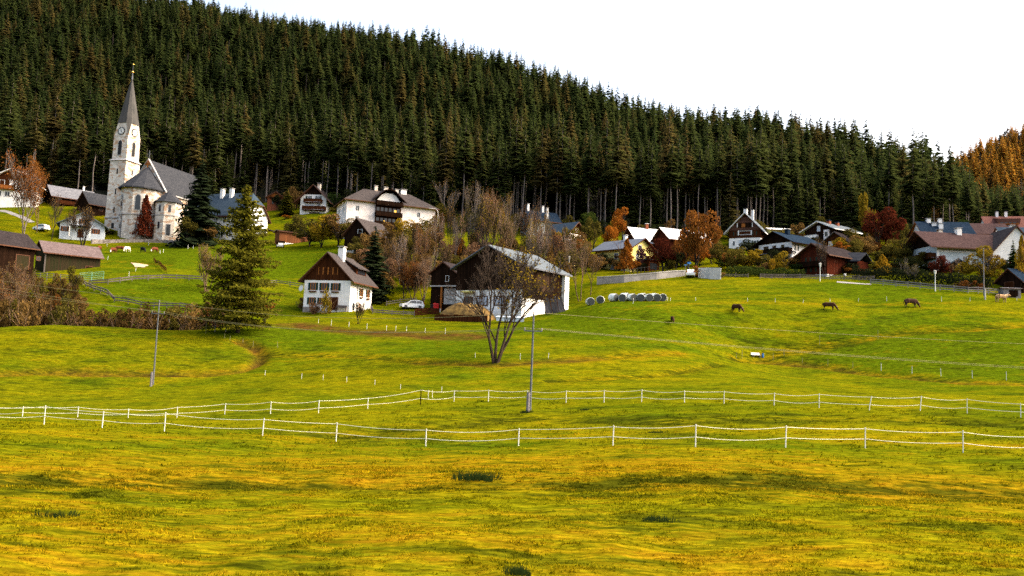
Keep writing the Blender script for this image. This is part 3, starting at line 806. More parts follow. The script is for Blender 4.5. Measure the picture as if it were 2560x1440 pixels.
# bare, multi-stemmed, leafy
BARE = []
for i, (H, st, sp_, up, ln) in enumerate(((11, 1, .55, .30, .0), (12, 3, .5, .30, .22), (9, 4, .55, .25, .35), (13, 2, .45, .36, .2))):
    v, f, tips = bare_geo(H, 100 + i, st, 3, sp_ * .85, up + .06, .12, ln, (4, 5, 5, 6), .55, .020)
    reg(f'bare{i}t', 'trunk', v, f, bark_brown)
    g = np.random.default_rng(200 + i)
    c = np.repeat(tips, 2, 0) + g.normal(0, .25, (len(tips) * 2, 3))
    reg(f'bare{i}c', 'twigs', *leaf_quads(c[g.random(len(c)) < .8], .085, g), LEAF['brown'])
    reg(f'thin{i}c', 'leaves', *leaf_quads(np.repeat(tips, 4, 0) + g.normal(0, .42, (len(tips) * 4, 3)), .14, g), LEAF['rust'])
for i, (lumps, n_) in enumerate(((13, 2600), (17, 3000), (11, 2300), (20, 3200))):
    g = np.random.default_rng(300 + i)
    pt = blob_points(n_, g, lumps, 1, 1, 0)
    pt[:, 2] = pt[:, 2] * np.where(pt[:, 2] < 0, .9, 1.0)
    MESH[f'leaf{i}'] = None
    v, f = leaf_quads(pt, .058, g)
    reg(f'leaf{i}c', 'crown', v, f, LEAF['olive'])
    bv, bf, _ = bare_geo(1.9, 330 + i, 1, 2, .6, .25, .05, 0, (3, 5, 6), .62, .008)
    bv = bv + (0, 0, -1.35); 
    reg(f'leaf{i}t', 'trunk', bv, bf, bark_dark)
    g2 = np.random.default_rng(400 + i)                         # low shrub: stems from the ground and a ragged dome
    pt = blob_points(n_ // 2, g2, lumps, 1, 1, 0, .2); pt = pt[pt[:, 2] > -.75]; pt[:, 2] += .7
    reg(f'shrub{i}c', 'foliage', *leaf_quads(pt, .075, g2), LEAF['olive'])
    sv, sf, _ = bare_geo(1.35, 430 + i, 5, 1, .6, .2, .03, .7, (4, 6), .8, .010)
    reg(f'shrub{i}t', 'stems', sv, sf, bark_brown)
    # conical crown for birch or aspen
    g3 = np.random.default_rng(500 + i); hgt = g3.uniform(0, 1, n_); an = g3.uniform(0, 6.283, n_)
    rad = .36 * (1 - hgt) ** .7 * np.sqrt(g3.uniform(.1, 1, n_)) * (1 + .35 * np.sin(an * 3 + hgt * 14))
    pt = np.stack([np.cos(an) * rad, np.sin(an) * rad, .12 + .88 * hgt], 1) * np.array([1, 1, 1.0])
    reg(f'cone{i}c', 'crown', *leaf_quads(pt, .032, g3), LEAF['yellow'])
    tv, tf, _ = bare_geo(1.0, 530 + i, 1, 1, .6, .45, .016, 0, (3, 9), .95, .004)
    reg(f'cone{i}t', 'trunk', tv, tf, bark_brown)
_lc = [0]
def at(u, v=None, d=None):
    return HIT(u, v) if d is None else GND(u, d)
def leafy(u, d, top, wpx, color, label, kind='tree', name='tree', clear=.25, group=None, cat=None, tmat=None):
    """round-crowned tree: column u, depth d, top row, crown width in pixels"""
    p = GND(u, d); i = _lc[0] % 4; _lc[0] += 1
    base_v = UV(p.x, p.y, p.z)[1]; H = max(1.0, (base_v - top) * d / F); Wd = wpx * d / F / 2
    o = empty(name, p, random.uniform(0, 6.28), label, cat or kind, group)
    if cat == 'shrub': Wd *= 1.25; H *= 1.12
    rz = H * (1 - clear) / 2; zc = H - rz
    c = mobj('crown', MESH[f'leaf{i}c'], o, (0, 0, zc)); c.scale = (Wd, Wd, rz)
    c.material_slots[0].link = 'OBJECT'; c.material_slots[0].material = LEAF[color]
    tt = mobj('trunk', MESH[f'leaf{i}t'], o, (0, 0, zc)); tt.scale = (Wd * .9, Wd * .9, max(H - rz, zc) / 1.3)
    if tmat: tt.material_slots[0].link = 'OBJECT'; tt.material_slots[0].material = tmat
    return o
def cone(u, d, top, wpx, color, label, name='birch', tmat=None, group=None):
    p = GND(u, d); i = _lc[0] % 4; _lc[0] += 1
    H = (UV(p.x, p.y, p.z)[1] - top) * d / F; s = wpx * d / F / .72
    o = tree(name, p, f'cone{i}c', f'cone{i}t', H, None, label, 'tree', group, LEAF[color], tmat, sxy=s)
    return o
def shrub(u, d, hpx, wpx, color, label, name='shrub', group=None):
    p = GND(u, d); i = _lc[0] % 4; _lc[0] += 1
    H = hpx * d / F / 1.6; s = wpx * d / F / 2
    return tree(name, (p.x, p.y, p.z - .05), f'shrub{i}c', f'shrub{i}t', H, None, label, 'shrub', group, LEAF[color], cname='foliage', tname='stems', sxy=s)
def bare(u, d, top, label, i=None, name='bare_tree', twigs=None, tmat=None, group=None, ck=None, wide=1.0):
    p = GND(u, d); i = (_lc[0] % 4) if i is None else i; _lc[0] += 1
    Hm = (11, 12, 9, 13)[i]; s = (UV(p.x, p.y, p.z)[1] - top) * d / F / Hm
    return tree(name, p, (ck or f'bare{i}c'), f'bare{i}t', s, None, label, 'tree', group, LEAF[twigs] if twigs else None, tmat, cname='leaves', sxy=s * wide)  # the leaves part holds twig tips on bare trees, leaves on thin ones

# lone conifers
_p = GND(492, 216); tree('spruce', _p, 'ls0c', 'ls0t', (UV(*_p)[1] - 388) * 216 / F / 22.6, .4, 'big dark spruce standing beside the church, as tall as its roof', cmat=needle_dark)
_p = HIT(594, 831); tree('larch', _p, 'larchc', 'larcht', (831 - 448) * depth(_p) / F / 21.4, 1.2, 'very tall yellow green larch with tiered branches left of the white farmhouse')
_p = GND(930, 158); tree('spruce', _p, 'ls1c', 'ls1t', (UV(*_p)[1] - 560) * 158 / F / 14.9, .9, 'narrow dark spruce rising behind the white farmhouse', sxy=1.35, cmat=needle_dark)
_p = GND(715, 258); tree('spruce', _p, 'ls1c', 'ls1t', (UV(*_p)[1] - 468) * 258 / F / 14.9, 2.2, 'olive green spruce in front of the small red brick cottage', sxy=1.0, cmat=needle_larch)
for u, d, top, lb in ((2166, 170, 632, 'taller of two blue green spruces beside the dark red chalet'), (2150, 172, 645, 'shorter of two blue green spruces beside the dark red chalet')):
    _p = GND(u, d); tree('spruce', _p, 'ls2c', 'ls2t', (UV(*_p)[1] - top) * d / F / 6.2, None, lb)
_p = GND(2534, 154); tree('conifer', _p, 'ls1c', 'ls1t', (UV(*_p)[1] - 598) * 154 / F / 14.9, None, 'slim dark green conifer before the white house at the right edge', cmat=LEAF['green'])
for u, top, lb in ((2030, 468, 'leftmost of three pale yellow larches before the forest edge'), (2084, 440, 'tallest of three pale yellow larches before the forest edge'), (2107, 450, 'rightmost of three pale yellow larches before the forest edge')):
    _p = GND(u, 243); tree('larch', _p, 'plarchc', 'plarcht', (UV(*_p)[1] - top) * 243 / F / 13, None, lb, cmat=needle_pale, tmat=bark_grey)

# left side
bare(58, 206, 383, 'tall birch with copper leaves and three pale trunks by the upper chalet', 1, 'birch', 'rust', bark_grey, ck='thin1c', wide=.85)
bare(92, 214, 388, 'slimmer copper leaved birch right of the tallest birch', 3, 'birch', 'rust', bark_brown, ck='thin3c', wide=.6)
bare(128, 209, 478, 'dark leafless tree in front of the pale metal roof', 0, tmat=bark_dark)
bare(206, 207, 508, 'dark leafless tree in front of the small bluish white house', 2, tmat=bark_dark)
bare(178, 212, 520, 'thin dark leafless tree beside the small bluish white house', 3, tmat=bark_dark, wide=.7)
cone(358, 221, 486, 46, 'maroon', 'small dark red tree against the church apse', 'maple', bark_grey)
shrub(408, 222, 26, 18, 'gold', 'small round bush at the foot of the church wall')
leafy(466, 212, 540, 62, 'olive', 'small olive tree at the foot of the big dark spruce', clear=.35)
leafy(522, 214, 560, 56, 'brown', 'small brownish tree right of the big dark spruce', clear=.3)
shrub(255, 224, 12, 70, 'dark', 'low dark hedge at the foot of the church tower', 'hedge')
bare(515, 150, 600, 'yellowish bare bush spreading under the tall larch', 2, 'bush', 'gold', None, wide=1.0)
shrub(545, 128, 60, 60, 'rust', 'rusty thicket left of the tall larch trunk')
leafy(660, 128, 752, 66, 'rust', 'small rusty tree with dark trunk right of the tall larch', clear=.45)
leafy(717, 250, 538, 30, 'orange', 'small orange tree below the small red brick cottage')
for u, d, top, wd, col, lb in ((772, 206, 545, 84, 'olive', 'olive bush left of the bushy row above the white farmhouse'), (806, 204, 532, 92, 'gold', 'yellowish bushy tree in the row above the white farmhouse'),
                               (846, 203, 530, 96, 'brown', 'brown bushy tree in the row above the white farmhouse'), (882, 202, 545, 84, 'olive', 'olive bushy tree beside the dark brown barn house')):
    leafy(u, d, top, wd, col, lb, clear=.12)
for u, wd, col, lb in ((852, 60, 'olive', 'dark olive tree behind the white chalet'), (858, 46, 'green', 'green bush on the slope right of the white chalet')):
    leafy(u, 250, 505, wd, col, lb, clear=.15)
cone(1056, 258, 432, 44, 'yellow', 'bright yellow birch behind the long guesthouse roof')
cone(1034, 260, 462, 22, 'gold', 'small yellowish birch beside the bright yellow birch')
shrub(815, 140, 62, 44, 'gold', 'tall yellow green bush before the front of the white farmhouse')
shrub(786, 141, 36, 30, 'pinkish', 'pinkish half bare bush at the left front corner of the white farmhouse')
shrub(762, 146, 34, 40, 'brown', 'brown bush behind the left corner of the white farmhouse')
bare(896, 130, 748, 'small crooked bare fruit tree before the white farmhouse', 2, 'fruit_tree', None, bark_dark, wide=.9)
# thicket in the middle
TK = 'leafless brown trees of the thicket between the farm and the village'
for k, (u, d, top) in enumerate(((975,172,585),(1002,168,570),(1030,176,555),(1060,182,540),(1092,186,520),(1122,190,500),(1150,186,520),(1185,184,492),(1215,182,478),(1248,186,470),(1280,184,476),(1312,182,488),(1342,186,510),(1372,180,535),(1400,178,560),(1112,170,580),(1350,172,560),(1170,200,495),(1270,205,480),(1425,174,572),(1010,160,610),(1210,205,470),(1080,165,610),(985,180,575),(1046,176,560),(1138,178,540),(1200,174,535),(1262,178,515),(1328,174,535),(1390,172,560),(1412,168,590),(1060,158,640),(1340,160,600))):
    bare(u, d, top, 'leafless brown tree in the thicket between the barn and guesthouse', None, twigs=('brown', 'pinkish', 'olive', 'gold', 'rust')[k % 5], group=TK, wide=(.55, .75, .6, .9, .5, .7)[k % 6], tmat=(bark_brown, bark_grey, bark_dark)[k % 3])
bare(1058, 156, 624, 'pinkish bare tree standing behind the parked white car', 1, twigs='pinkish')
bare(1032, 158, 650, 'rusty half bare tree left of the dark barn annex', 2, twigs='rust', ck='thin2c')
leafy(1092, 168, 662, 40, 'gold', 'yellow bush glowing left of the dark barn annex', clear=.1)
bare(1120, 240, 440, 'grey bare tree at the forest edge right of the guesthouse', 0, tmat=bark_grey)
bare(1165, 236, 452, 'second grey bare tree at the forest edge right of the guesthouse', 3, tmat=bark_grey)
bare(1450, 150, 580, 'brown tree with thin yellow leaves right of the barn roof', 3, twigs='olive')
bare(1476, 152, 600, 'leaning brown tree behind the two single bales', 0, twigs='brown')
leafy(1462, 172, 615, 60, 'brown', 'brown bushy tree left of the yellow house', clear=.2)
leafy(1420, 186, 560, 60, 'olive', 'olive tree below the blue grey gable roof', clear=.15)
leafy(1380, 190, 570, 60, 'gold', 'yellow olive tree left of the blue grey gable roof', clear=.15)
leafy(1478, 200, 540, 54, 'olive', 'olive tree above the left end of the yellow house', clear=.15)
# right half
leafy(1553, 214, 514, 64, 'orange', 'orange round tree above the yellow house')
leafy(1524, 206, 560, 52, 'orange', 'low orange tree left of the white sheet roof', clear=.1)
cone(1566, 171, 596, 46, 'orange', 'small orange tree in front of the yellow house', 'maple')
leafy(1601, 173, 613, 30, 'purple', 'small purple tree at the corner of the yellow house', clear=.35)
leafy(1656, 174, 592, 84, 'maroon', 'dark red tree between the yellow house and the large rusty tree', clear=.2)
leafy(1744, 171, 512, 110, 'rust', 'large rusty orange tree behind the white board wall', clear=.16)
leafy(1722, 176, 560, 70, 'orange', 'orange tree half hidden behind the large rusty tree', clear=.2)
shrub(1755, 161, 30, 60, 'rust', 'low rusty bush before the white board wall')
shrub(1795, 160, 20, 40, 'brown', 'low brown bush at the right end of the white board wall')
for u, d, top, wd, col, lb in ((1836,172,625,54,'olive','olive garden bush beside the white board wall'),(1872,173,632,60,'gold','yellow green garden bush below the brown chalet'),(1906,172,640,50,'olive','brownish garden bush below the navy roof'),
   (1955,167,632,48,'gold','round yellow topped bush before the navy roofed house'),(1930,166,648,18,'yellow','tiny bright yellow bush beside the round yellow bush'),(1990,168,655,40,'green','dark green bush left of the dark red chalet'),(1812,176,650,36,'green','dark green bush behind the low brown bush'),
   (1890,166,668,54,'green','low green bush behind the grey garden fence'),(1855,166,668,40,'dark','low dark bush behind the grey garden fence'),
   (2166,200,486,42,'gold','yellow olive tree left of the large maroon tree'),(2140,178,600,50,'olive','olive bush right of the dark red chalet'),(2110,172,650,44,'olive','olive bush before the right end of the dark red chalet'),
   (2252,172,596,70,'olive','olive brown tree left of the grey white farmhouse'),(2300,166,632,56,'olive','olive bush below the dark gable of the grey white farmhouse'),(2412,196,610,50,'dark','dark bush behind the grey white farmhouse'),
   (2124,166,664,40,'rust','rusty bush beside the dark red chalet'),(2232,165,660,44,'brown','brown bush left of the white street lamp'),(2320,163,660,44,'dark','dark bush right of the olive bushes')):
    leafy(u, d, top, wd, col, lb, clear=.08, cat='shrub', name='bush')
leafy(2206, 194, 513, 104, 'maroon', 'large round maroon tree beside the white roofed house', clear=.16)
cone(2206, 163, 636, 44, 'yellow', 'small yellow orange tree before the large maroon tree', 'cherry_tree')
leafy(2350, 157, 640, 50, 'maroon', 'dark red shrub right of the white street lamp', clear=.05, cat='shrub', name='bush')
bare(2396, 157, 640, 'dark bare tree before the grey white farmhouse', 0, tmat=bark_grey)
bare(2378, 158, 655, 'low brown bare tree beside the dark red shrub', 2)
leafy(2455, 153, 622, 92, 'gold', 'large golden olive bush behind the slim tall pole', clear=.05, cat='shrub', name='bush')
cone(2556, 150, 588, 40, 'yellow', 'tall yellow tree at the right edge beside the slim conifer', 'cherry_tree')
for u, lb in ((2402, 'rusty low bush left of the slim tall pole'), (2440, 'rusty low bush at the foot of the slim tall pole'), (2548, 'orange low bush beside the little pale roofed shelter')):
    shrub(u, 148, 22, 44, 'orange' if u > 2500 else 'rust', lb)
bare(2283, 153, 655, 'grey fruit tree by the wooden fence, right of a twin', 2, 'fruit_tree', 'olive', bark_grey)
bare(2256, 156, 640, 'grey fruit tree by the wooden fence, left of a twin', 0, 'fruit_tree', 'olive', bark_grey, wide=.8)
bare(2062, 160, 585, 'slender dark bare tree before the dark red chalet', 3, tmat=bark_dark, wide=.7)
leafy(2040, 212, 590, 40, 'olive', 'olive tree before the light sheet roof chalet', clear=.1)
leafy(2330, 238, 500, 50, 'brown', 'brownish tree at the forest edge above the navy roof', clear=.1)
# hedge of brambles along the hollow on the left
HG = 'brown brambles along the hollow on the left'
for k in range(22):
    u = -10 + k * 27; d = 125 + (k % 3) * 2.2
    shrub(u, d, 104 if u < 200 else 70, 66, ('umber', 'olive', 'umber', 'brown', 'umber')[k % 5], 'brown leafless bramble along the hollow behind the left meadow', 'bramble', HG)
for k, (u, d, top) in enumerate(((10,134,640),(45,137,660),(85,140,668),(130,142,690),(-10,131,690),(165,140,700),(30,128,700),(110,133,715))):
    bare(u, d, top, 'bare brown sapling in front of the dark timber barn', None, 'sapling', ('brown', 'rust', 'olive')[k % 3], group='bare saplings before the dark timber barn')
shrub(178, 131, 52, 22, 'orange', 'narrow orange bush standing out of the brambles')
# foreground tree with four stems
_p = HIT(1238, 906); _d = depth(_p)
v, f, tips = bare_geo(12.0, 77, 4, 4, .52, .13, .20, .30, (3, 4, 5, 5, 5), .62, .017)
reg('oldt', 'trunk', v, f, surf('old_bark', (.048, .032, .022), (.024, .017, .012), 3, .9, (1, 1, .3)))
g = np.random.default_rng(5)
tt_ = tips[(tips[:, 0] > .3) & (g.random(len(tips)) < .30)]
reg('oldc', 'leaves', *leaf_quads(tt_ + g.normal(0, .15, tt_.shape), .12, g), LEAF['yellow'])
Hh = (906 - 575) * _d / F / 12
tree('bare_tree', _p, 'oldc', 'oldt', Hh, R(20), 'dark four stemmed bare tree in the meadow before the barn', cname='leaves', cmat=LEAF['gold'], sxy=Hh * .92)

# dark hedges and undergrowth among the right hand gardens and along the forest edge
def hedge(label, pts, h, wd, color, seed):
    xy = pxline(pts); g = np.random.default_rng(seed); out = []
    for (ax, ay), (bx, by) in zip(xy[:-1], xy[1:]):
        ln = math.hypot(bx - ax, by - ay); k = int(ln * h * 130); f_ = g.uniform(0, 1, k); nx, ny = -(by - ay) / ln, (bx - ax) / ln; o_ = g.uniform(-1, 1, k) * wd / 2
        x, y = ax + (bx - ax) * f_ + nx * o_, ay + (by - ay) * f_ + ny * o_
        top = h * (1 + .22 * vnoise(x, y, 1.7, 7)) * np.sqrt(np.clip(1 - (o_ / wd * 1.7) ** 2, .1, 1))
        out.append(np.stack([x, y, Z(x, y) + top * g.uniform(0, 1, k) ** .7], -1))
    pt = np.concatenate(out); c = pt.mean(0); v, f = leaf_quads(pt - c, .15, g)
    o = mobj('hedge', np_mesh('hedge', v, f, [LEAF[color]]), None, tuple(c)); return tag(o, label, 'hedge')
hedge('long dark hedge behind the lane fence before the right hand houses', [(2130,696),(2200,701),(2270,707),(2330,712),(2400,718),(2480,724)], 2.6, 2.2, 'dark', 1)
hedge('clipped dark hedge behind the grey board fence', [(1815,690),(1880,691),(1950,692),(2010,694)], 1.8, 1.6, 'green', 2)
hedge('dark brown hedge at the foot of the forest left of the church', [(0,500),(60,505)], 1.6, 1.5, 'dark', 3)
UG = 'bushes along the foot of the forest'
for k in range(44):
    u = 640 + k * 45 + (k * 37) % 23; d = np.interp(u, TREE_U, TREE_D) - 3 - (k * 5) % 7
    p = GND(u, d); vb = UV(*p)[1]
    leafy(u, d, vb - 26 - (k * 13) % 34, 34 + (k * 7) % 26, ('olive', 'dark', 'brown', 'olive', 'green', 'dark', 'gold')[k % 7], 'wild bush growing at the foot of the spruce forest', clear=.02, cat='shrub', name='bush', group=UG)
for k, (u, d, top, wd, col, lb) in enumerate(((1940,176,626,60,'dark','dark bush under the navy roofed chalet balcony'),(1985,176,640,50,'brown','brown bush between the navy roofed and dark red chalets'),(1800,180,610,44,'olive','olive bush at the left foot of the tall brown chalet'),
   (1780,188,590,50,'brown','brown bush between the large rusty tree and the tall brown chalet'),(1700,184,600,50,'rust','rusty bush left of the large rusty tree'),(1630,182,640,40,'brown','brown bush right of the yellow house'),(2100,196,598,60,'gold','golden bush right of the small brown gabled house'),
   (2130,206,575,60,'olive','olive tree at the right end of the long light roof'),(2160,190,590,60,'brown','brown bush left of the large round maroon tree'),(2250,206,560,50,'olive','olive bush behind the white roofed house'),(2265,163,645,60,'dark','dark bush below the white roofed house'),
   (2490,158,640,44,'brown','brown bush left of the white house at the right edge'),(2470,170,605,60,'dark','dark bush behind the golden olive bush'),(2520,155,655,44,'dark','dark bush at the foot of the slim conifer'),(1490,178,640,50,'brown','brown bush at the left corner of the yellow house'),
   (2435,200,590,50,'rust','rusty bush below the purple brown roof'),(1960,210,575,60,'olive','olive bush behind the navy roof'),(2195,166,655,50,'olive','olive bush behind the small yellow orange tree'))):
    leafy(u, d, top, wd, col, lb, clear=.05, cat='shrub', name='bush')
for k, (u, d, top) in enumerate(((740,216,540),(965,206,560),(1005,204,548),(1040,200,560),(1075,204,545))):
    leafy(u, d, top, 56, ('olive','brown','gold','brown','olive')[k], ('olive bush behind the orange board shed','brown bush right of the dark barn house','golden bush below the guesthouse veranda','brown bush below the guesthouse right wing','olive bush at the right end of the guesthouse')[k], clear=.05, cat='shrub', name='bush')

for k in range(30):
    u = 962 + k * 17; d = 163 + (k * 7) % 26; vb = UV(*GND(u, d))[1]
    leafy(u, d, vb - 55 - (k * 11) % 40, 58 + (k * 5) % 24, ('brown', 'pinkish', 'brown', 'olive', 'rust', 'brown')[k % 6], 'brownish undergrowth bush in the thicket between barn and guesthouse', clear=.02, cat='undergrowth', name='bush', group='undergrowth of the thicket')

gsh = np.random.default_rng(77)
for k in range(46):
    u = 1490 + k * 22 + gsh.uniform(-8, 8); d = gsh.uniform(166, 206); vb = UV(*GND(u, d))[1]
    leafy(u, d, vb - gsh.uniform(22, 44), gsh.uniform(34, 60), ('olive', 'dark', 'gold', 'brown', 'orange', 'dark', 'yellow', 'rust')[k % 8], 'garden shrub between the houses right of the barn', clear=.02, cat='shrub', name='bush', group='garden shrubs between the right hand houses')
def tussock(u, v, w_, h_):
    p = HIT(u, v); g = np.random.default_rng(int(u)); k = 420; h_ *= 1.3; r_ = w_ / 2 * np.sqrt(g.uniform(0, 1, k)); a = g.uniform(0, 6.283, k)
    sub_ = g.integers(0, 5, k); ox, oy, os_ = g.normal(0, w_ * .28, 5), g.normal(0, w_ * .2, 5), g.uniform(.25, 1, 5)
    x, y = r_ * np.cos(a) * os_[sub_] + ox[sub_], r_ * np.sin(a) * os_[sub_] + oy[sub_]; h_ = h_ * os_[sub_]; hh = h_ * (1 - (r_ / w_ * 2) ** 2 * .7) * g.uniform(.5, 1.1, k); ln = hh * .6
    V = np.stack([np.stack([x - .012, y, x * 0 - .03], -1), np.stack([x + .012, y, x * 0 - .03], -1), np.stack([x + np.cos(a) * ln * .7, y + np.sin(a) * ln * .7, hh], -1)], 1).reshape(-1, 3)
    o = mobj('grass_tussock', np_mesh('grass_tussock', V, np.arange(len(V)).reshape(-1, 3), [LEAF['green']]), None, p)
    tag(o, 'dark grass tussock sticking out of the near pasture', 'grass tussock', 'dark tussocks of the near pasture')
for q in ((1195,1196,1.1,.42),(1215,1198,.7,.3),(132,1295,.7,.24),(1640,1300,.8,.2),(1290,1432,.5,.16),(1322,1032,.9,.3),(1458,1026,.7,.25),(1640,1082,1.0,.25)): tussock(*q)

for k in range(16):
    u = -12 + k * 14; d = 134 + (k * 5) % 12; vb = UV(*GND(u, d))[1]
    leafy(u, d, vb - 46 - (k * 17) % 50, 46, ('umber', 'umber', 'olive', 'brown', 'rust', 'umber')[k % 6], 'brown bush of the tangle before the dark timber barn', clear=.02, cat='undergrowth', name='bush', group='tangle of bushes before the dark timber barn')

for k in range(12):
    u = 872 + k * 9; d = 168 + (k * 7) % 20; vb = UV(*GND(u, d))[1]
    leafy(u, d, vb - 40 - (k * 13) % 36, 54, ('brown', 'umber', 'olive', 'brown', 'pinkish')[k % 5], 'brown bush on the slope between the white farmhouse and guesthouse', clear=.02, cat='shrub', name='bush', group='bushes above the white farmhouse')
# ------------------------------------------------------------------ buildings
class House:
    """gabled house: local x across the front gable, y towards the back along the ridge, z up; origin at the middle of the front base"""
    def __init__(h, name, label, cat, anchor, al, a, W, L, hw, rise, group=None):
        p = P(*anchor)
        th = math.atan2(-p.x, p.y) - R(a)
        h.W, h.L, h.hw, h.rise = W, L, hw, rise
        if al == 'apex': al = (0, -h_ovf(name), hw + rise)
        c, s = math.cos(th), math.sin(th)
        h.root = empty(name, (p.x - (al[0] * c - al[1] * s), p.y - (al[0] * s + al[1] * c), p.z - al[2]), th, label, cat, group)
        h.c, h.s = c, s
        h.roof_ob = None
    def fp(h, face, s, n, z):
        return {'F': (s, -n, z), 'R': (h.W / 2 + n, s, z), 'L': (-h.W / 2 - n, s, z), 'B': (s, h.L + n, z)}[face]
    def fbox(h, mb, face, s0, s1, z0, z1, n0, n1, m=0):
        a, b = h.fp(face, s0, n0, z0), h.fp(face, s1, n1, z1)
        mb.box(min(a[0], b[0]), max(a[0], b[0]), min(a[1], b[1]), max(a[1], b[1]), z0, z1, m)
    def zroof(h, x): return h.hw + h.rise * (1 - abs(x) / (h.W / 2))
    def walls(h, z0, z1, mat, name='wall', grow=0.0, clip=None):
        """body between two heights, following the gable"""
        W = h.W / 2 + grow; top = h.hw + h.rise if clip is None else clip
        prof = [(-W, z0), (W, z0)]
        if top <= h.hw: z1 = h.hw
        if z1 <= h.hw: prof += [(W, z1), (-W, z1)]
        else:
            zz = min(z1, top) - .02; xx = max(0.0, (h.hw + h.rise - zz) / h.rise * h.W / 2)
            if z0 < h.hw: prof += [(W, h.hw)]
            else: prof = [(-(h.hw + h.rise - z0) / h.rise * h.W / 2, z0), ((h.hw + h.rise - z0) / h.rise * h.W / 2, z0)]
            prof += [(xx, zz), (-xx, zz)] if xx > .03 else [(0, zz)]
            if z0 < h.hw: prof += [(-W, h.hw)]
        mb = MB(); mb.hull([(x, -grow, z) for x, z in prof], [(x, h.L + grow, z) for x, z in prof])
        return mb.build(name, mat, h.root)
    def roof(h, mat, ov=.8, ovf=.9, th=.22, hipf=0.0, hipb=0.0, edge=None, name='roof', ovb=None):
        """two slopes; hipf/hipb: share of the rake cut by a hip at the front/back (1 = full hip)"""
        ovb = ovf if ovb is None else ovb
        k = h.rise / (h.W / 2); X = h.W / 2 + ov; zr = h.hw + h.rise + th; ze = zr - k * X
        y0, y1 = -ovf, h.L + ovb; polys = []
        def rake(t): return (X * t, zr - k * X * t)
        def hb(t): return 0.0 if t <= 0 else (X * t * .9 if t >= 1 else X * t * .75)
        yr0, yr1 = y0 + hb(hipf), y1 - hb(hipb)
        for sgn in (1, -1):
            pl = [(0, yr0, zr)]
            if hipf > 0: x, z = rake(hipf); pl.append((sgn * x, y0, z))
            if hipf < 1: pl.append((sgn * X, y0, ze))
            if hipb < 1: pl.append((sgn * X, y1, ze))
            if hipb > 0: x, z = rake(hipb); pl.append((sgn * x, y1, z))
            pl.append((0, yr1, zr))
            polys.append(pl if sgn > 0 else pl[::-1])
        if hipf > 0: x, z = rake(hipf); polys.append([(0, yr0, zr), (-x, y0, z), (x, y0, z)])
        if hipb > 0: x, z = rake(hipb); polys.append([(0, yr1, zr), (x, y1, z), (-x, y1, z)])
        mb = MB(); mb.shell(polys, th, 0, 1)
        h.roof_ob = mb.build(name, [mat, edge or frame_brown], h.root)
        h.zr = zr; h.k = k
        return h.roof_ob
    def chimney(h, x, y, w, up, mat=None, cap=None, wy=None, label=None):
        z = h.zr - h.k * abs(x); wy = wy or w; mb = MB()
        mb.box(x - w / 2, x + w / 2, y - wy / 2, y + wy / 2, z - .8, z + up)
        for q in (-1, 1): mb.box(x + q * w * .38 - .07, x + q * w * .38 + .07, y - wy * .42, y + wy * .42, z + up, z + up + .28)
        mb.box(x - w * .62, x + w * .62, y - wy * .62, y + wy * .62, z + up + .28, z + up + .38, 1)
        return mb.build('chimney', [mat or white_plaster, cap or concrete], h.roof_ob)
    def window(h, face, s, z, w, ht, fr=None, gl=None, sh=None, mull=2, sill=False, arch=False):
        """window frame with its panes; shutters are sub-parts"""
        mb = MB(); b = max(.07, .09 * w); n = .05
        if arch:
            k = 8; r = w / 2
            ring = lambda q, zz: [(s - q, zz[0])] + [(s - q * math.cos(math.pi * i / k), zz[1] + q * math.sin(math.pi * i / k)) for i in range(k + 1)] + [(s + q, zz[0])]
            for q, nn, m, pad in ((r + b, .04, 0, b), (r, .07, 1, 0)):
                pr = ring(q, (z - ht / 2 - pad, z + ht / 2 - r))
                A_ = [h.fp(face, x, -.1, y) for x, y in pr]; B_ = [h.fp(face, x, nn, y) for x, y in pr]
                mb.hull(A_, B_, m)
        else:
            h.fbox(mb, face, s - w / 2, s + w / 2, z - ht / 2, z + ht / 2, -.08, .025, 1)
            for q in (-1, 1):
                h.fbox(mb, face, s + q * w / 2 - b / 2, s + q * w / 2 + b / 2, z - ht / 2 - b / 2, z + ht / 2 + b / 2, -.05, n + .012)
                h.fbox(mb, face, s - w / 2 + b / 2, s + w / 2 - b / 2, z + q * ht / 2 - b / 2, z + q * ht / 2 + b / 2, -.05, n)
            for i in range(1, mull):
                x = s - w / 2 + w * i / mull; h.fbox(mb, face, x - b * .4, x + b * .4, z - ht / 2 + b / 2, z + ht / 2 - b / 2, -.05, n - .008)
        o = mb.build('window', [fr or frame_white, gl or glass], h.root)
        if sh:
            for q in (-1, 1):
                m2 = MB(); x = s + q * (w / 2 + b / 2 + w * .24); h.fbox(m2, face, x - w * .22, x + w * .22, z - ht / 2 - .04, z + ht / 2 + .04, .004, .07)
                m2.build('shutter', sh, o)
        if sill:
            m2 = MB(); h.fbox(m2, face, s - w * .75, s + w * .75, z - ht / 2 - .42, z - ht / 2 - .2, 0, .28); m2.build('flower_box', frame_brown, o)
        return o
    def door(h, face, s, w, ht, mat, z0=0.0):
        mb = MB(); h.fbox(mb, face, s - w / 2, s + w / 2, z0, z0 + ht, -.05, .06); h.fbox(mb, face, s - w / 2 - .12, s - w / 2, z0, z0 + ht + .12, -.05, .09, 1)
        h.fbox(mb, face, s + w / 2, s + w / 2 + .12, z0, z0 + ht + .12, -.05, .09, 1); h.fbox(mb, face, s - w / 2, s + w / 2, z0 + ht, z0 + ht + .12, -.05, .09, 1)
        return mb.build('door', [mat, frame_brown], h.root)
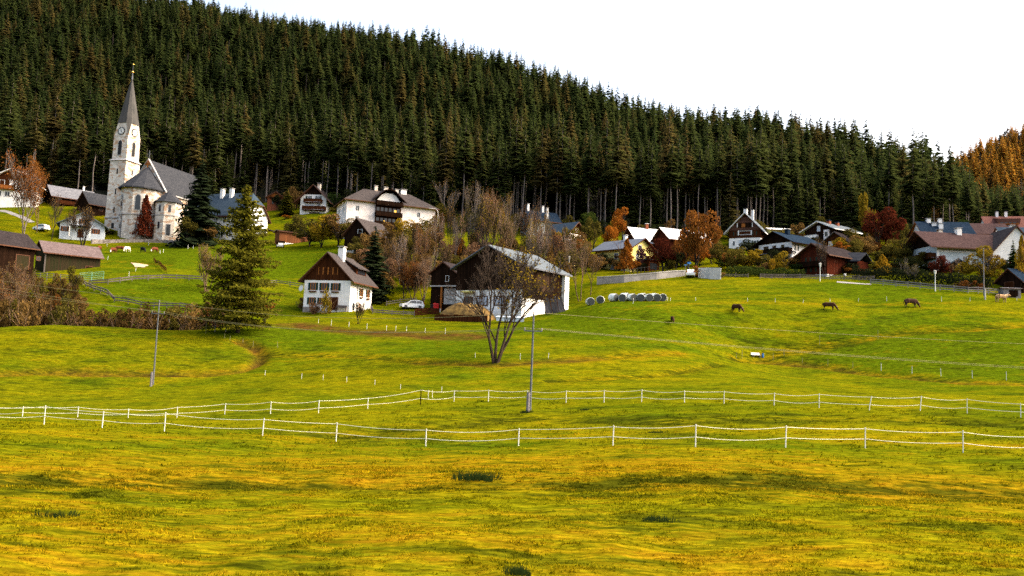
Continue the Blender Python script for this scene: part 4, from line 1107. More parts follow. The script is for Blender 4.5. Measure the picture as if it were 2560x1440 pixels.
    def balcony(h, face, s0, s1, z, mat, dep=1.3, ht=1.0, posts=True):
        mb = MB(); h.fbox(mb, face, s0, s1, z - .16, z, -.02, dep)
        h.fbox(mb, face, s0, s1, z + .12, z + ht, dep - .08, dep)
        for q in (s0, s1 - .08): h.fbox(mb, face, q, q + .08, z + .12, z + ht, 0, dep - .08)
        h.fbox(mb, face, s0 - .05, s1 + .05, z + ht, z + ht + .09, dep - .13, dep + .05)
        k = max(2, int((s1 - s0) / 2.2))
        for i in range(k + 1):
            x = s0 + .06 + (s1 - s0 - .12) * i / k; h.fbox(mb, face, x - .06, x + .06, z, z + .12, dep - .1, dep - .01)
        return mb.build('balcony', mat, h.root)
    def part(h, name, mats, boxes):
        mb = MB()
        for bx in boxes: mb.box(*bx[:6], bx[6] if len(bx) > 6 else 0)
        return mb.build(name, mats, h.root)
_OVF = {}
def h_ovf(name): return _OVF.get('v', .9)
def simple(name, label, anchor, a, W, L, hw, rise, lower, roofm, split=None, upper=None, ov=.8, ovf=.9, hipf=0, hipb=0, edge=None, base=4.0, cat='house', th=.22, al='apex', group=None):
    _OVF['v'] = ovf
    h = House(name, label, cat, anchor, al, a, W, L, hw, rise, group)
    clip = hw + rise * (1 - hipf) if hipf else None
    if split is None: h.walls(-base, hw + rise, lower, 'wall', 0, clip)
    else:
        h.walls(-base, split, lower, 'wall')
        h.walls(split, hw + rise, upper, 'timber_wall', .05 if split < hw else -.0, clip)
    h.roof(roofm, ov, ovf, th, hipf, hipb, edge)
    return h

# --- white farmhouse in the middle
h = simple('farmhouse', 'white farmhouse with dark brown gable, green shutters and tall white chimney', (818, 632, 143), 27, 9.0, 9.4, 5.75, 4.4, white_plaster, roof_grey, 5.3, brown_wood, .95, .8)
for x in (-2.75, -.55, 1.65): h.window('F', x, 4.15, .95, 1.25, frame_orange, None, shutter_green, 2, True)
for x in (-2.9, -.9): h.window('F', x, 1.55, .85, 1.15, frame_orange, None, shutter_green, 2)
h.door('F', 1.5, 1.3, 2.2, brown_wood)
for i, gm in enumerate((glass, glass_pale, glass, glass_pale)): h.window('F', -1.42 + i * .95, 7.0, .85, 1.25, frame_orange, gm, None, 1)
for y in (4.6, 7.6): h.window('R', y, 3.6, .9, 1.3, frame_orange, None, shutter_green, 2, True)
h.window('R', 4.4, .95, .7, 1.0, frame_orange, None, None, 1); h.window('R', 1.6, .8, .9, 1.4, frame_white, None, None, 1, False, True)
h.chimney(.75, 3.6, 1.05, 1.9, white_plaster, concrete)
mb = MB(); k = h.k                                            # long shed dormer on the right slope
z0 = h.zr - k * .9; zt = h.zr - k * 3.6 + 1.15
for yy0, yy1 in ((4.3, 8.6),):
    mb.hull([(.9, yy0, z0 - .05), (.9, yy1, z0 - .05), (3.5, yy1, h.zr - k * 3.5 - .1), (3.5, yy0, h.zr - k * 3.5 - .1)], [(.9, yy0, z0 + .02), (.9, yy1, z0 + .02), (3.5, yy1, zt), (3.5, yy0, zt)], 1)
    mb.hull([(.5, yy0 - .4, h.zr - k * .5 + .02), (.5, yy1 + .4, h.zr - k * .5 + .02), (4.0, yy1 + .4, zt - .12), (4.0, yy0 - .4, zt - .12)], [(.5, yy0 - .4, h.zr - k * .5 + .17), (.5, yy1 + .4, h.zr - k * .5 + .17), (4.0, yy1 + .4, zt + .06), (4.0, yy0 - .4, zt + .06)], 0)
    mb.box(3.5, 3.54, yy0 + .5, yy1 - .5, h.zr - k * 3.5 + .1, zt - .25, 2)
mb.build('dormer', [roof_grey, brown_wood, glass], h.roof_ob)
mb = MB(); mb.cone((0, 0, 0), .02, .55, .16, 14); o = mb.build('satellite_dish', white_paint, h.root, (-4.75, -.5, 3.7)); o.rotation_euler = (R(80), 0, R(-20))
h.part('downpipe', steel, [(4.52, 4.62, 2.9, 3.0, 0, 5.3)])
h.part('plinth', rubble, [(-4.54, -1.2, -.06, .3, -2, .45)])
h.part('bench', grey_wood, [(2.2, 4.2, -.75, -.35, .38, .45), (2.2, 2.3, -.7, -.4, -.3, .38), (4.1, 4.2, -.7, -.4, -.3, .38), (2.2, 4.2, -.36, -.30, .45, .85)])

# --- big dark barn
h = simple('barn', 'big dark timber barn on white walls with long light grey roof', (1218, 613, 138), 36, 14.0, 14.4, 8.7, 3.55, white_plaster, roof_light, 4.6, dark_wood, .9, .9, cat='barn', edge=roof_metal)
for s, w_, ht, gm in ((-4.2, 1.9, 2.5, glass), (-1.2, 2.2, 1.6, glass_pale), (2.4, 2.2, 1.5, glass_pale)): h.window('F', s, 2.1 if ht > 2 else 2.7, w_, ht, frame_brown, gm, None, 2)
h.window('F', -2.7, 1.2, 1.1, 1.3, frame_brown, None, None, 1)
h.part('awning', frame_yellow if 'frame_yellow' in globals() else yellow_plaster, [(-5.4, -2.9, -.9, -.0, 4.15, 4.4)])
h.part('pillar', white_plaster, [(7.06, 7.7, 12.9, 14.4, -2, 8.5)])
h.part('barn_door', boards('barn_door_boards', (.028, .016, .010), (.05, .03, .018)), [(7.06, 7.12, 4.2, 8.4, 4.7, 8.2)])
h.part('side_cladding', dark_wood, [(7.01, 7.09, .0, 12.85, 3.3, 4.62), (7.01, 7.09, 7.5, 12.85, 0, 3.3)])
bw = [HIT(1366 + 50 * i / 9, 786 - 8 * i / 9) for i in range(10)]; mb = MB(); c = bw[0]
for i in range(9):
    a, b_ = bw[i] - c, bw[i].lerp(bw[i + 1], .86) - c; up = Vector((-.5 - .1 * (i % 3), .9, 2.3 + .5 * ((i * 7) % 4) / 4)); th_ = Vector((0, -.07, 0)); lo = Vector((0, 0, -.4))
    mb.hull([a + th_ + lo, b_ + th_ + lo, b_ + lo, a + lo], [a + up + th_, b_ + up + th_ + Vector((0, 0, .15 * (i % 2))), b_ + up, a + up])
tag(mb.build('board_stack', grey_wood, None, c), 'grey boards leaning upright against the right end of the barn', 'boards')
h = simple('barn', 'small dark barn annex with open carport left of the big barn', (1107, 656, 150), 32, 5.4, 9, 5.4, 1.9, dark_wood, roof_dark, 3.0, dark_wood, .5, .6, cat='barn', base=3)
h.window('F', .8, 4.3, .7, 1.1, frame_white, glass_pale, None, 2)
h.part('lintel', concrete, [(-2.7, 3.4, -.5, -.1, 2.75, 3.0)]); h.part('post', orange_wood, [(-.3, 0, -.45, -.15, -2, 2.75)])
h.part('panel', concrete, [(.3, 3.2, -.12, -.06, -.5, 2.4)])

# --- village houses
h = simple('chalet', 'white chalet with two dark wooden balconies below the forest, half hipped roof', (783, 462, 255), 19, 8.4, 9, 5.6, 4.1, white_plaster, roof_dark, 6.8, dark_wood, ov=1.7, ovf=1.2, hipf=.0)
for x in (-1.6, 1.6): h.window('F', x, 5.7, .95, 1.2, frame_white, None, shutter_green, 2)
h.balcony('F', -2.9, 3.0, 4.2, brown_wood, 1.2, 1.0); h.balcony('F', -3.2, 4.3, 1.7, brown_wood, 1.4, 1.1)
h.window('F', -1.2, 2.9, 2.6, 1.6, frame_white, glass_pale, None, 3); h.window('F', 1.9, 2.9, 1, 1.8, frame_white)
h.window('F', .5, .2, 3, 1.5, frame_brown, None, None, 3); h.chimney(.6, 3.0, .95, 1.4, limestone); h.window('R', 4, 3.2, 1, 1.2)
h = simple('cottage', 'small red brick cottage with orange gable beside the forest', (690, 480, 270), 8, 5.4, 6, 3.6, 1.7, brick_red, roof_dark, 3.5, orange_wood, .7, .8)
h.window('F', -.8, 1.9, .9, 1.0, frame_brown); h.window('F', .4, 4.3, .7, 1.2, frame_brown); h.balcony('F', -2, 1.8, 3.3, dark_wood, .8, .3)
h = simple('farmhouse', 'white farmhouse with blue half hipped roof and two white chimneys behind the larch', (648, 483, 226), -52, 11.0, 18.5, 5.6, 6.6, white_plaster, roof_blue, ov=.9, ovf=.7, hipf=.45, hipb=.3)
for s, z in ((2.4, 3.4), (-2.2, 3.4), (2.4, .6), (-2.2, .6)): h.window('F', s, z, 1.0, 1.5, frame_white)
h.window('F', 0, 7.2, .9, 1.2, frame_white)
for y in (3, 6, 9, 12, 15): h.window('L', y, 3.6, 1.0, 1.3, frame_white); h.window('L', y, .8, 1.0, 1.3, frame_white)
h.chimney(-.9, 8.0, .95, 2.0); h.chimney(-.9, 11.2, .95, 2.0)
h.part('porch_roof', roof_dark, [(1.5, 5.5, -2.8, -.1, 2.1, 2.3)]); h.part('eaves_board', dark_wood, [(-6.3, -5.55, .5, 17, 4.4, 5.0)])

# long guesthouse: facade is its long side
h = simple('guesthouse', 'long pale guesthouse with hipped grey roof and dark wooden middle balconies', (908, 474, 226), 77, 13.0, 25.2, 7.4, 4.1, pink_plaster, roof_grey, ov=1.0, ovf=1.0, hipf=1, hipb=1, cat='guesthouse', base=6, al=(0, 5.75, 11.5))
for s, z in ((3, 4.9), (20.4, 4.9), (3, 2), (20.4, 2), (23, 2)): h.window('R', s, z, .95, 1.35, frame_white, None, None, 2)
for s in (-3, 3): h.window('F', s, 4.9, 1, 1.3, frame_white)
mb = MB(); Y0, Y1, Xo = 7.6, 15.4, 7.7                     # rounded white gable of the middle and its roof
prof = [(Y0 + .7, 6.5), (Y1 - .7, 6.5), (Y1 - .7, 7.9), (Y1 - 1.8, 9.3), (12.6, 9.9), (10.4, 9.9), (Y0 + 1.8, 9.3), (Y0 + .7, 7.9)]
mb.hull([(2, y, z) for y, z in prof], [(6.9, y, z) for y, z in prof]); mb.build('middle_gable', white_plaster, h.root)
top = [(Y0 - .9, 7.6), (Y0 + .8, 9.0), (10.0, 10.6), (11.5, 10.95), (13.0, 10.6), (Y1 - .8, 9.0), (Y1 + .9, 7.6)]
mb = MB(); mb.shell([[(8.2, a[0], a[1]), (8.2, b_[0], b_[1]), (-1.0, b_[0] * .55 + 11.5 * .45, max(b_[1], 9.6) + .9), (-1.0, a[0] * .55 + 11.5 * .45, max(a[1], 9.6) + .9)][::-1] for a, b_ in zip(top[:-1], top[1:])], .25, 0, 1)
mb.build('gable_roof', [roof_grey, dark_wood], h.root)
h.window('R', 9.9, 8.3, .6, 1.0, frame_brown, glass, None, 1); h.window('R', 10.7, 8.3, .6, 1.0, frame_brown, glow, None, 1); h.window('R', 13.1, 8.3, .6, 1.0, frame_brown, glass, None, 1)
for z in (6.35, 3.4, .6): h.balcony('R', 7.8, 15.2, z, dark_wood, 1.8, 1.05)
h.part('veranda', [brown_wood, glass, glow], [(6.5, 6.75, 7.9, 15.1, -1, 6.3)] + [(6.76, 6.8, 8.2 + 1.15 * i, 9.0 + 1.15 * i, z, z + 1.7, 1) for i in range(6) for z in (4.1, 1.2)] + [(6.8, 6.84, 13.2, 13.8, 4.6, 5.4, 2), (6.8, 6.84, 10.3, 10.7, 1.6, 2.2, 2), (6.8, 6.84, 13.4, 13.8, 1.4, 2.0, 2)])
for x, y, w_ in ((0, 9.4, .9), (.3, 12.2, 1.1), (-.4, 15.6, 1.0), (-.2, 17.5, 1.6)): h.chimney(x, y, w_ * .8, 1.0, limestone if w_ < 1.5 else white_plaster, concrete, w_)
h = simple('barn', 'dark brown gabled barn house half hidden by brown trees below the guesthouse', (891, 546, 190), 40, 7.6, 8.5, 4.2, 3.7, dark_wood, roof_grey, 1.2, dark_wood, .5, .7, cat='barn', base=3)
h.window('F', .8, 4.9, 1.3, .9, frame_white, None, None, 2); h.part('plinth', concrete, [(-3.9, 3.9, -.12, .2, -3, .4)])
# long low shed
h = simple('shed', 'long low orange brown board shed with flat dark roof', (690, 576, 213), 72, 3.6, 8.6, 3.0, .35, shed_wood, roof_dark, ov=.5, ovf=.4, cat='shed', base=1.5)
h.part('plinth', white_plaster, [(1.7, 1.9, -.1, 8.4, -1.4, .15)]); h.door('R', 6.6, .8, 1.9, brown_wood)
# left side
h = simple('barn', 'weathered barn with purple grey board roof on the left slope', (97, 603, 165), 74, 5.6, 10.8, 3.9, 2.1, mossy_wood, tiles('purple_grey_boards', (.075, .056, .056), (.13, .10, .10), .35), ov=.7, ovf=.5, cat='barn', base=3)
h.door('R', 8.6, 1.2, 2, dark_wood, -.4); h.part('stone_foot', rubble, [(2.8, 2.95, 9.6, 10.9, -2, 1.2)]); h.part('corner_post', grey_wood, [(2.82, 2.96, .0, .25, -1, 3.7)])
h = simple('barn', 'large dark timber barn cut by the left edge', (-44, 572, 150), 62, 8, 7.2, 4.4, 2.6, dark_wood, roof_dark, ov=.8, ovf=.6, cat='barn', base=3)
h.door('R', 5, 2.4, 2.6, mossy_wood); h.window('R', 8, 2.4, .8, .8, frame_brown)
h = simple('chalet', 'brown timber chalet with white framed windows at the far left', (31, 420, 236), 14, 13.0, 10, 5.6, 3.9, white_plaster, roof_light, 3.2, brown_wood, 1.2, 1.3, edge=roof_white)
for s in (-3.2, -1, 4): h.window('F', s, 1.8, 1.3, 1.5, frame_white, None, None, 2)
h.window('F', .6, 5.2, 1.6, 1.5, frame_white, None, None, 2); h.window('F', -2.6, 5.2, 1.3, 1.4, frame_white); h.balcony('F', -6, 1, 3.3, orange_wood, 1.3, 1.0); h.chimney(2, 4, .8, 1.0)
h.part('bay', white_plaster, [(-.6, 2.2, -.4, -.06, 3.4, 6.2)])
h = simple('house', 'dark house with pale metal roof left of the church', (118, 463, 246), 76, 9.0, 12.0, 3.6, 3.4, dark_wood, roof_metal, ov=.9, ovf=.7)
h.balcony('R', .5, 9, 1.2, brown_wood, 1.2, 1); h.chimney(0, 9.6, .5, .9)
for s in (2, 5, 8): h.window('R', s, 2.3, 1.2, 1.2, frame_brown, glass, None, 2)
h = simple('house', 'dark house with plain slate roof close to the church tower', (206, 479, 240), 64, 7.4, 7.4, 3.0, 3.5, dark_wood, roof_slate, ov=.8, ovf=.6); h.window('R', 3.5, 1.6, 1.2, 1.1, frame_brown)
h = simple('house', 'small bluish white house with brown windows left of the church', (209, 532, 214), 4, 10.6, 9, 3.6, 3.0, surf('bluish_plaster', (.50, .56, .62), (.40, .45, .50), .8, bmp=.1), roof_dark, ov=.9, ovf=1.0, edge=roof_light)
for s in (-4.1, 3.2): h.window('F', s, 2.0, 1.0, 1.2, frame_orange, None, frame_brown, 2)
h.window('F', -.4, 4.4, 1.1, 1.1, frame_orange); h.door('F', -.4, 1.1, 2.1, brown_wood); h.part('porch', [roof_dark, white_plaster], [(-3, 2, -1.6, -.1, 2.9, 3.05), (-3, -2.8, -1.5, -1.3, 0, 2.9, 1), (1.8, 2.0, -1.5, -1.3, 0, 2.9, 1)])
# houses hidden in the thicket
h = simple('house', 'house with dark blue roofs and white chimneys behind the bare trees', (1312, 527, 232), 70, 8.0, 9.2, 4.0, 3.0, grey_plaster, roof_navy, ov=.7, ovf=.4)
h.chimney(0, .6, .6, 1.6); h.chimney(0, 5.2, .6, 1.4); h.chimney(3.0, 5.4, .6, 2.6); h.window('R', 5, 2, 1, 1.2)
h = simple('house', 'blue grey gabled house between the thicket and the orange trees', (1448, 556, 210), -52, 6.4, 7.5, 3.6, 2.9, pink_plaster, roof_blue, 3.5, brown_wood, .9, .8); h.window('F', 0, 4.4, .9, 1, frame_white); h.window('F', -1.2, 1.8, .9, 1, frame_white); h.window('L', 3, 1.8, .9, 1, frame_white)
# yellow house
h = simple('house', 'yellow house with blue grey roof behind the white retaining wall', (1615, 597, 181), -52, 8.2, 10.6, 5.2, 2.3, yellow_plaster, tiles('blue_grey_tiles', (.085, .10, .13), (.13, .15, .18)), ov=1.0, ovf=.9, edge=brown_wood)
for y in (1.6, 4.2, 8.9): h.window('L', y, 3.4, 1.1, 1.3, frame_white, glass, frame_brown if y > 8 else None, 2)
for y in (2.0, 5.2, 8.9): h.window('L', y, .7, 1.1, 1.4, frame_white, glass_pale, frame_brown if y > 8 else None, 2)
h.window('F', -1, 5.6, 1.3, .9, frame_white); h.window('F', -1.8, 3.2, 1.1, 1.3, frame_white); h.window('F', 1.6, 3.2, 1.1, 1.3, frame_white)
h.chimney(-.3, 4.8, .75, .9)
h.part('bay_window', [brown_wood, roof_slate, glass], [(-.5, 3.2, -2.2, -.1, -1, 2.6), (-.8, 3.5, -2.6, -.1, 2.6, 2.8, 1), (.0, 2.6, -2.26, -2.2, .6, 2.0, 2)])
# white roofed building
h = simple('house', 'low brown building with large white sheet roof above the yellow house', (1568, 569, 207), 66, 10.0, 12.5, 4.2, 4.0, brown_wood, roof_white, ov=1.0, ovf=.6); h.chimney(0, 4.9, .7, .9, brick_red, roof_white)
for s in (4, 8): h.window('R', s, 2.4, 1.4, 1.3, frame_white)
h = simple('house', 'dark building with tilted white roof behind the large rusty tree', (1648, 570, 199), 58, 7.0, 11.0, 4.4, 2.6, red_wood, roof_white, ov=1.1, ovf=1.1)
for s in (3, 6, 9): h.window('R', s, 2.6, 1.6, 1.2, frame_orange, glass, None, 2)
h.balcony('R', .5, 10, 1.0, brown_wood, 1.2)
# brown chalet with white base
h = simple('chalet', 'tall brown shingled chalet on white base with two white chimneys', (1861, 532, 216), 13, 8.4, 9, 5.6, 4.3, white_plaster, roof_light, 3.2, brown_wood, 1.3, .9, edge=roof_white)
for s in (-2.5, 2.6): h.window('F', s, 4.4, .6, .9, frame_brown, glass_pale, shutter_green, 1)
h.window('F', 0, 4.6, 3.4, 1.0, frame_white, glass, None, 9); h.part('shingled_gable', boards('shingles_brown', (.060, .030, .022), (.10, .05, .035), .3, 1), [(-4.26, 4.26, -.14, -.06, 5.3, 6.0), (-3.3, 3.3, -.15, -.06, 6.0, 6.9), (-2.2, 2.2, -.16, -.06, 6.9, 7.9), (-1.2, 1.2, -.17, -.06, 7.9, 8.8)])
h.part('loggia', [dark_wood, frame_white, orange_wood], [(-1.9, 1.9, -.22, -.17, 6.0, 7.3), (-2.1, -1.9, -.3, -.17, 6.1, 7.3, 1), (1.9, 2.1, -.3, -.17, 6.1, 7.3, 1), (-.9, .1, -.25, -.2, 6.1, 7.1, 2)])
for s in (-1.0, 1.0): h.window('F', s, 2.2, 1.4, .9, frame_white, glass_pale, None, 4)
h.window('F', -2.9, 1.8, .6, 1.2, frame_white, glass, None, 1); h.window('F', 2.7, 1.8, .9, 1.2, frame_white, glass, shutter_green, 1)
h.chimney(0, .5, .9, .9, white_plaster, roof_slate); h.chimney(.9, 5.0, .6, 2.3, white_plaster, roof_slate)
h = simple('garage', 'low white garage roof right of the tall brown chalet', (1914, 571, 222), 72, 4.6, 5.0, 2.6, .7, yellow_plaster, roof_white, ov=.5, ovf=.4, cat='garage'); h.door('R', 2.5, 2.4, 2.0, brown_wood)
# navy roofed chalet
h = simple('chalet', 'wide white chalet with low navy roof and dark wooden balcony', (1930, 580, 186), 40, 9.6, 10.5, 4.6, 2.45, white_plaster, roof_navy, 4.5, dark_wood, 1.3, 1.1, edge=dark_wood)
for s, w_ in ((-2.6, 1.3), (-.2, 1.0), (2.2, .8)): h.window('F', s, 3.2, w_, 1.5, frame_brown, glass, None, 2)
h.balcony('F', -4.9, 4.9, 2.0, dark_wood, 1.4, 1.0); h.window('R', 1.6, 3.2, .7, 1.3, frame_white, None, shutter_green, 1); h.window('R', 5, 3.2, .9, 1.3, frame_white); h.chimney(.6, 3.6, .9, .9, roof_navy, white_paint)
h.window('F', 0, .9, 1.2, 1.4, frame_white); h.window('F', 2.5, .9, .8, 1.6, frame_white, glass_pale)
# chalet behind with light roof
h = simple('chalet', 'dark chalet with long light roof and reddish chimneys before the pale larches', (2041, 554, 214), 36, 8.6, 11.5, 3.8, 2.0, dark_wood, roof_light, ov=1.2, ovf=1.0, edge=roof_white)
h.chimney(.5, 3.6, .9, .5, brick_red, roof_blue); h.chimney(.9, 6.8, .8, .5, brick_red, roof_blue); h.window('F', 0, 4.0, .9, 1.4, frame_white, glass_pale); h.balcony('F', -3.8, 0, 1.5, white_plaster, .9, .8)
h.part('bay', [pink_plaster, glass], [(1.9, 3.4, -.5, -.05, -1, 3.4), (2.2, 3.1, -.54, -.5, 1.6, 2.8, 1)])
h = simple('house', 'small brown gabled house half hidden behind the dark red chalet', (2085, 580, 202), 24, 5.2, 5.5, 3.4, 2.0, brown_wood, roof_dark, ov=1.0, ovf=.8, edge=grey_wood); h.window('F', -1.2, 2.6, 1, 1, frame_white, glass_pale)
# dark red chalet
h = simple('chalet', 'dark red timber chalet on white base with green shutters by the lane', (2027, 609, 166), 34, 6.2, 12.2, 5.6, 2.0, white_plaster, roof_dark, 1.2, red_wood, 1.2, 1.1, hipb=.7)
for s in (-1.3, 1.2): h.window('F', s, 4.3, .7, 1.1, frame_brown, glass, shutter_green, 1)
h.window('F', 0, 4.3, .7, 1.3, frame_brown, glass, None, 1); h.window('F', -1.2, 2.3, .75, 1.0, frame_brown, glass_pale, shutter_green, 1); h.window('F', 1.1, 2.3, .75, 1.0, frame_brown, glass, shutter_green, 1)
h.window('F', .3, .3, 1.0, .9, frame_white, glass_pale, None, 1); h.balcony('F', -3.1, 3.1, 3.0, dark_wood, 1.2, .8)
for y in (3, 6, 9.5): h.window('R', y, 2.3, .8, 1.0, frame_brown, glass, shutter_green if y > 5 else None, 1); h.window('R', y, 4.4, .8, .9, frame_brown, glass, None, 1)
mb = MB(); mb.hull([(3.1, 6.6, 4.4), (6.0, 6.6, 4.4), (6.0, 11.8, 4.4), (3.1, 11.8, 4.4)], [(3.1, 6.6, 4.5), (6.0, 6.6, 4.5), (6.0, 11.8, 4.5), (3.1, 11.8, 4.5)])
mb = MB(); mb.box(3.15, 5.4, 7.2, 11.2, -2, 4.5); mb.build('side_wing', red_wood, h.root)
mb = MB(); mb.shell([[(2.2, 9.2, 6.7), (6.2, 9.2, 6.3), (6.2, 6.5, 4.4), (2.2, 6.5, 4.6)], [(2.2, 9.2, 6.7), (2.2, 11.9, 4.6), (6.2, 11.9, 4.4), (6.2, 9.2, 6.3)]], .2); mb.build('wing_roof', roof_slate, h.root)
mb = MB(); mb.hull([(5.5, 7.2, 2.2), (7.6, 7.2, 1.9), (7.6, 10.6, 1.9), (5.5, 10.6, 2.2)], [(5.5, 7.2, 2.5), (7.6, 7.2, 2.05), (7.6, 10.6, 2.05), (5.5, 10.6, 2.5)]); mb.build('porch_roof', roof_slate, h.root)
# grey white farmhouse on the right
h = simple('farmhouse', 'light grey farmhouse with arched window and long purple brown roof', (2285, 580, 168), 60, 9.4, 13.2, 4.8, 3.1, grey_plaster, roof_purple, ov=1.4, ovf=2.0, split=4.7, upper=dark_wood)
h.window('R', 1.5, 1.9, .9, 1.5, frame_white, glass, None, 1, False, True)
for y in (6.0, 11.0): h.window('R', y, 1.9, 1.0, 1.4, frame_white, glass, None, 2)
h.part('cornice', white_plaster, [(4.7, 4.82, .1, 13.1, 3.3, 3.55), (4.7, 4.86, -.02, .5, -3, 4.6)])
for s in (-1.6, 1.8): h.window('F', s, 3.6, 1.2, 1.3, frame_white, glass_pale, None, 2)
h.balcony('F', -4.6, 4.6, 2.0, brown_wood, 1.3, 1.0)
h.chimney(.3, 7.4, 1.0, .9); h.chimney(-1.4, 4.4, .9, 1.4, limestone)
h = simple('house', 'lower slate roofed wing behind the right end of the light grey farmhouse', (2412, 589, 172), 66, 7, 10, 4.2, 2.6, white_plaster, roof_slate, ov=.9, ovf=.6); h.window('R', 4, 2, 1, 1.2, frame_white)
h = simple('house', 'house with large navy roof and white chimneys behind the light grey farmhouse', (2287, 556, 192), 72, 8.6, 11.2, 4.6, 3.4, white_plaster, roof_navy, ov=1.0, ovf=.4, edge=orange_wood)
h.chimney(0, 2.6, .9, .4); h.chimney(0, 5.2, .8, .4); h.chimney(2.2, 4.6, .9, .6); h.chimney(1.2, 3.4, 1.0, .1)
for y in (3, 7): h.window('R', y, 2.4, 1.0, 1.2, frame_white)
h = simple('house', 'white walled house with bright white roof left of the navy roof', (2285, 561, 196), 62, 6.8, 5.4, 5.6, 2.6, white_plaster, roof_white, ov=.7, ovf=3.4); h.window('F', 0, 3.2, 1, 1.3, frame_white); h.window('F', 2, 1, 1, 1.3, frame_white)
h = simple('house', 'house with purple brown roof and orange timber front windows at the right', (2396, 560, 198), 70, 7.6, 9.4, 4.0, 2.6, orange_wood, roof_purple, ov=1.2, ovf=.6)
for s in (1.4, 4.4, 7.4): h.window('R', s, 2.6, 1.3, 1.4, frame_white, glass_pale, None, 2)
h.part('side_roof', roof_light, [(3.9, 6.4, -1.5, 2.2, 1.8, 2.0)])
h = simple('house', 'house with reddish tiled roof and wide dormer at the upper right', (2452, 543, 218), 74, 9.0, 9.6, 4.2, 3.9, white_plaster, roof_red, ov=.8, ovf=.5)
h.chimney(0, 3.4, .6, .9); h.chimney(0, 5.6, .6, .9)
mb = MB(); mb.hull([(1.0, 2.4, 7.2), (1.0, 7.6, 7.2), (3.9, 7.6, 5.4), (3.9, 2.4, 5.4)], [(.8, 2.2, 7.7), (.8, 7.8, 7.7), (4.3, 7.8, 7.0), (4.3, 2.2, 7.0)]); mb.build('dormer', roof_red, h.roof_ob)
h.part('dormer_front', [orange_wood, glass], [(3.9, 4.0, 2.6, 7.4, 5.4, 6.7)] + [(4.0, 4.05, 3 + i, 3.7 + i, 5.7, 6.5, 1) for i in range(4)])
h = simple('house', 'small house with bright blue roof between the red roof and right edge', (2488, 570, 190), 70, 5, 5.6, 3.2, 1.8, grey_plaster, roof_blue, ov=.6, ovf=.4); h.window('R', 2.6, 1.8, 1, 1, frame_white)
h = simple('house', 'white house with steep grey roof at the right edge', (2543, 566, 161), -28, 9.0, 9, 4.4, 5.2, white_plaster, roof_grey, ov=.9, ovf=.5, hipf=.0)
h.window('L', 1.6, 2.2, .9, 1.3, frame_white, glass, red_wood, 1); h.window('L', 4.4, 2.2, .9, 1.3, frame_white, glass, red_wood, 1); h.window('F', -2, 2.2, 1.0, 1.4, frame_white, glass, red_wood, 1); h.window('F', 1.6, 2.2, 1.0, 1.4, frame_white, glass, red_wood, 1); h.chimney(.8, 3, .8, 1.2)
h = simple('shed', 'dark timber shed with blue sheet roof at the right edge', (2518, 673, 149), 40, 5.4, 8, 2.0, 2.3, dark_wood, roof_navy, ov=.6, ovf=.5, cat='shed', base=3); h.door('F', 0, 1.8, 1.9, brown_wood)
h = simple('shelter', 'little open shelter with pale flat roof by the pasture at the right', (2499, 720, 144), 66, 1.8, 2.9, 1.25, .14, stub_wood, roof_metal, ov=.25, ovf=.25, cat='shelter', base=.8, th=.1); h.part('opening', dark_wood, [(.9, .93, .9, 2.4, -.3, 1.0)])
h = simple('shed', 'dark shed with pale gable edge in front of the light grey farmhouse', (2396, 648, 160), 6, 3.6, 3.6, 1.6, 1.1, dark_wood, roof_dark, ov=.9, ovf=.6, cat='shed', edge=roof_light); h.door('F', 0, 1, 1.6, brown_wood)
_p = HIT(1150, 801)

# --- church
D_ = 231; h = House('church', 'pale stone church with slender grey spire, two clocks and slate roofs', 'church', (372.5, 400, D_), (0, 0, 22.4), 41, 12.6, 20.5, 13.2, 9.0)
h.walls(-6, 22.2, limestone, 'nave_wall')
h.roof(roof_slate, .6, .15, .3, name='nave_roof', edge=concrete)
k = h.k
mb = MB()                                                     # white verge on the front rake and timber top of the gable
for sg in (1, -1):
    a, b_ = (0, h.zr + .06), (sg * 6.9, h.zr - k * 6.9 + .06)
    mb.hull([(a[0], -.35, a[1]), (b_[0], -.35, b_[1]), (b_[0], .25, b_[1]), (a[0], .25, a[1])][::sg], [(a[0], -.35, a[1] + .25), (b_[0], -.35, b_[1] + .25), (b_[0], .25, b_[1] + .25), (a[0], .25, a[1] + .25)][::sg])
mb.build('gable_verge', concrete, h.root)
h.part('gable_timber', orange_wood, [(-1.0, 1.0, -.45, -.3, 20.9, 21.2), (-.12, .12, -.5, -.3, 20.0, 22.3), (-.6, -.45, -.47, -.3, 21.2, 21.8), (.45, .6, -.47, -.3, 21.2, 21.8)])
h.part('gable_cross', steel, [(-.06, .06, -.1, .02, 22.5, 25.2), (-.5, .5, -.1, .02, 24.1, 24.25)])
for y in (4.5, 9.5, 14.5): h.window('R', y, 8.4, 1.4, 5.2, limestone, glass, None, 1, False, True)
for y in (7, 12, 17): h.part('buttress', limestone, [(6.25, 7.3, y - .5, y + .5, -5, 10.5)])
h.part('cornice', concrete, [(6.2, 6.5, 0, 20.4, 5.3, 5.55)])
ap = [(-5.4, .2), (-5.4, -2.8), (-3.9, -5.4), (-1.5, -6.8), (1.5, -6.8), (3.9, -5.4), (5.4, -2.8), (5.4, .2)]
mb = MB(); mb.hull([(x, y, -6) for x, y in ap], [(x, y, 13.3) for x, y in ap]); mb.build('apse_wall', limestone, h.root)
mb = MB(); q = 1.13; ring = [(x * q, y * q if y < 0 else y - .1, 13.2) for x, y in ap]
mb.shell([[ring[i + 1], ring[i], (0, .1 if 0 < i < 6 else .1, 20.6)][::-1] for i in range(7)], .35, 0, 0); mb.build('apse_roof', roof_slate, h.root)
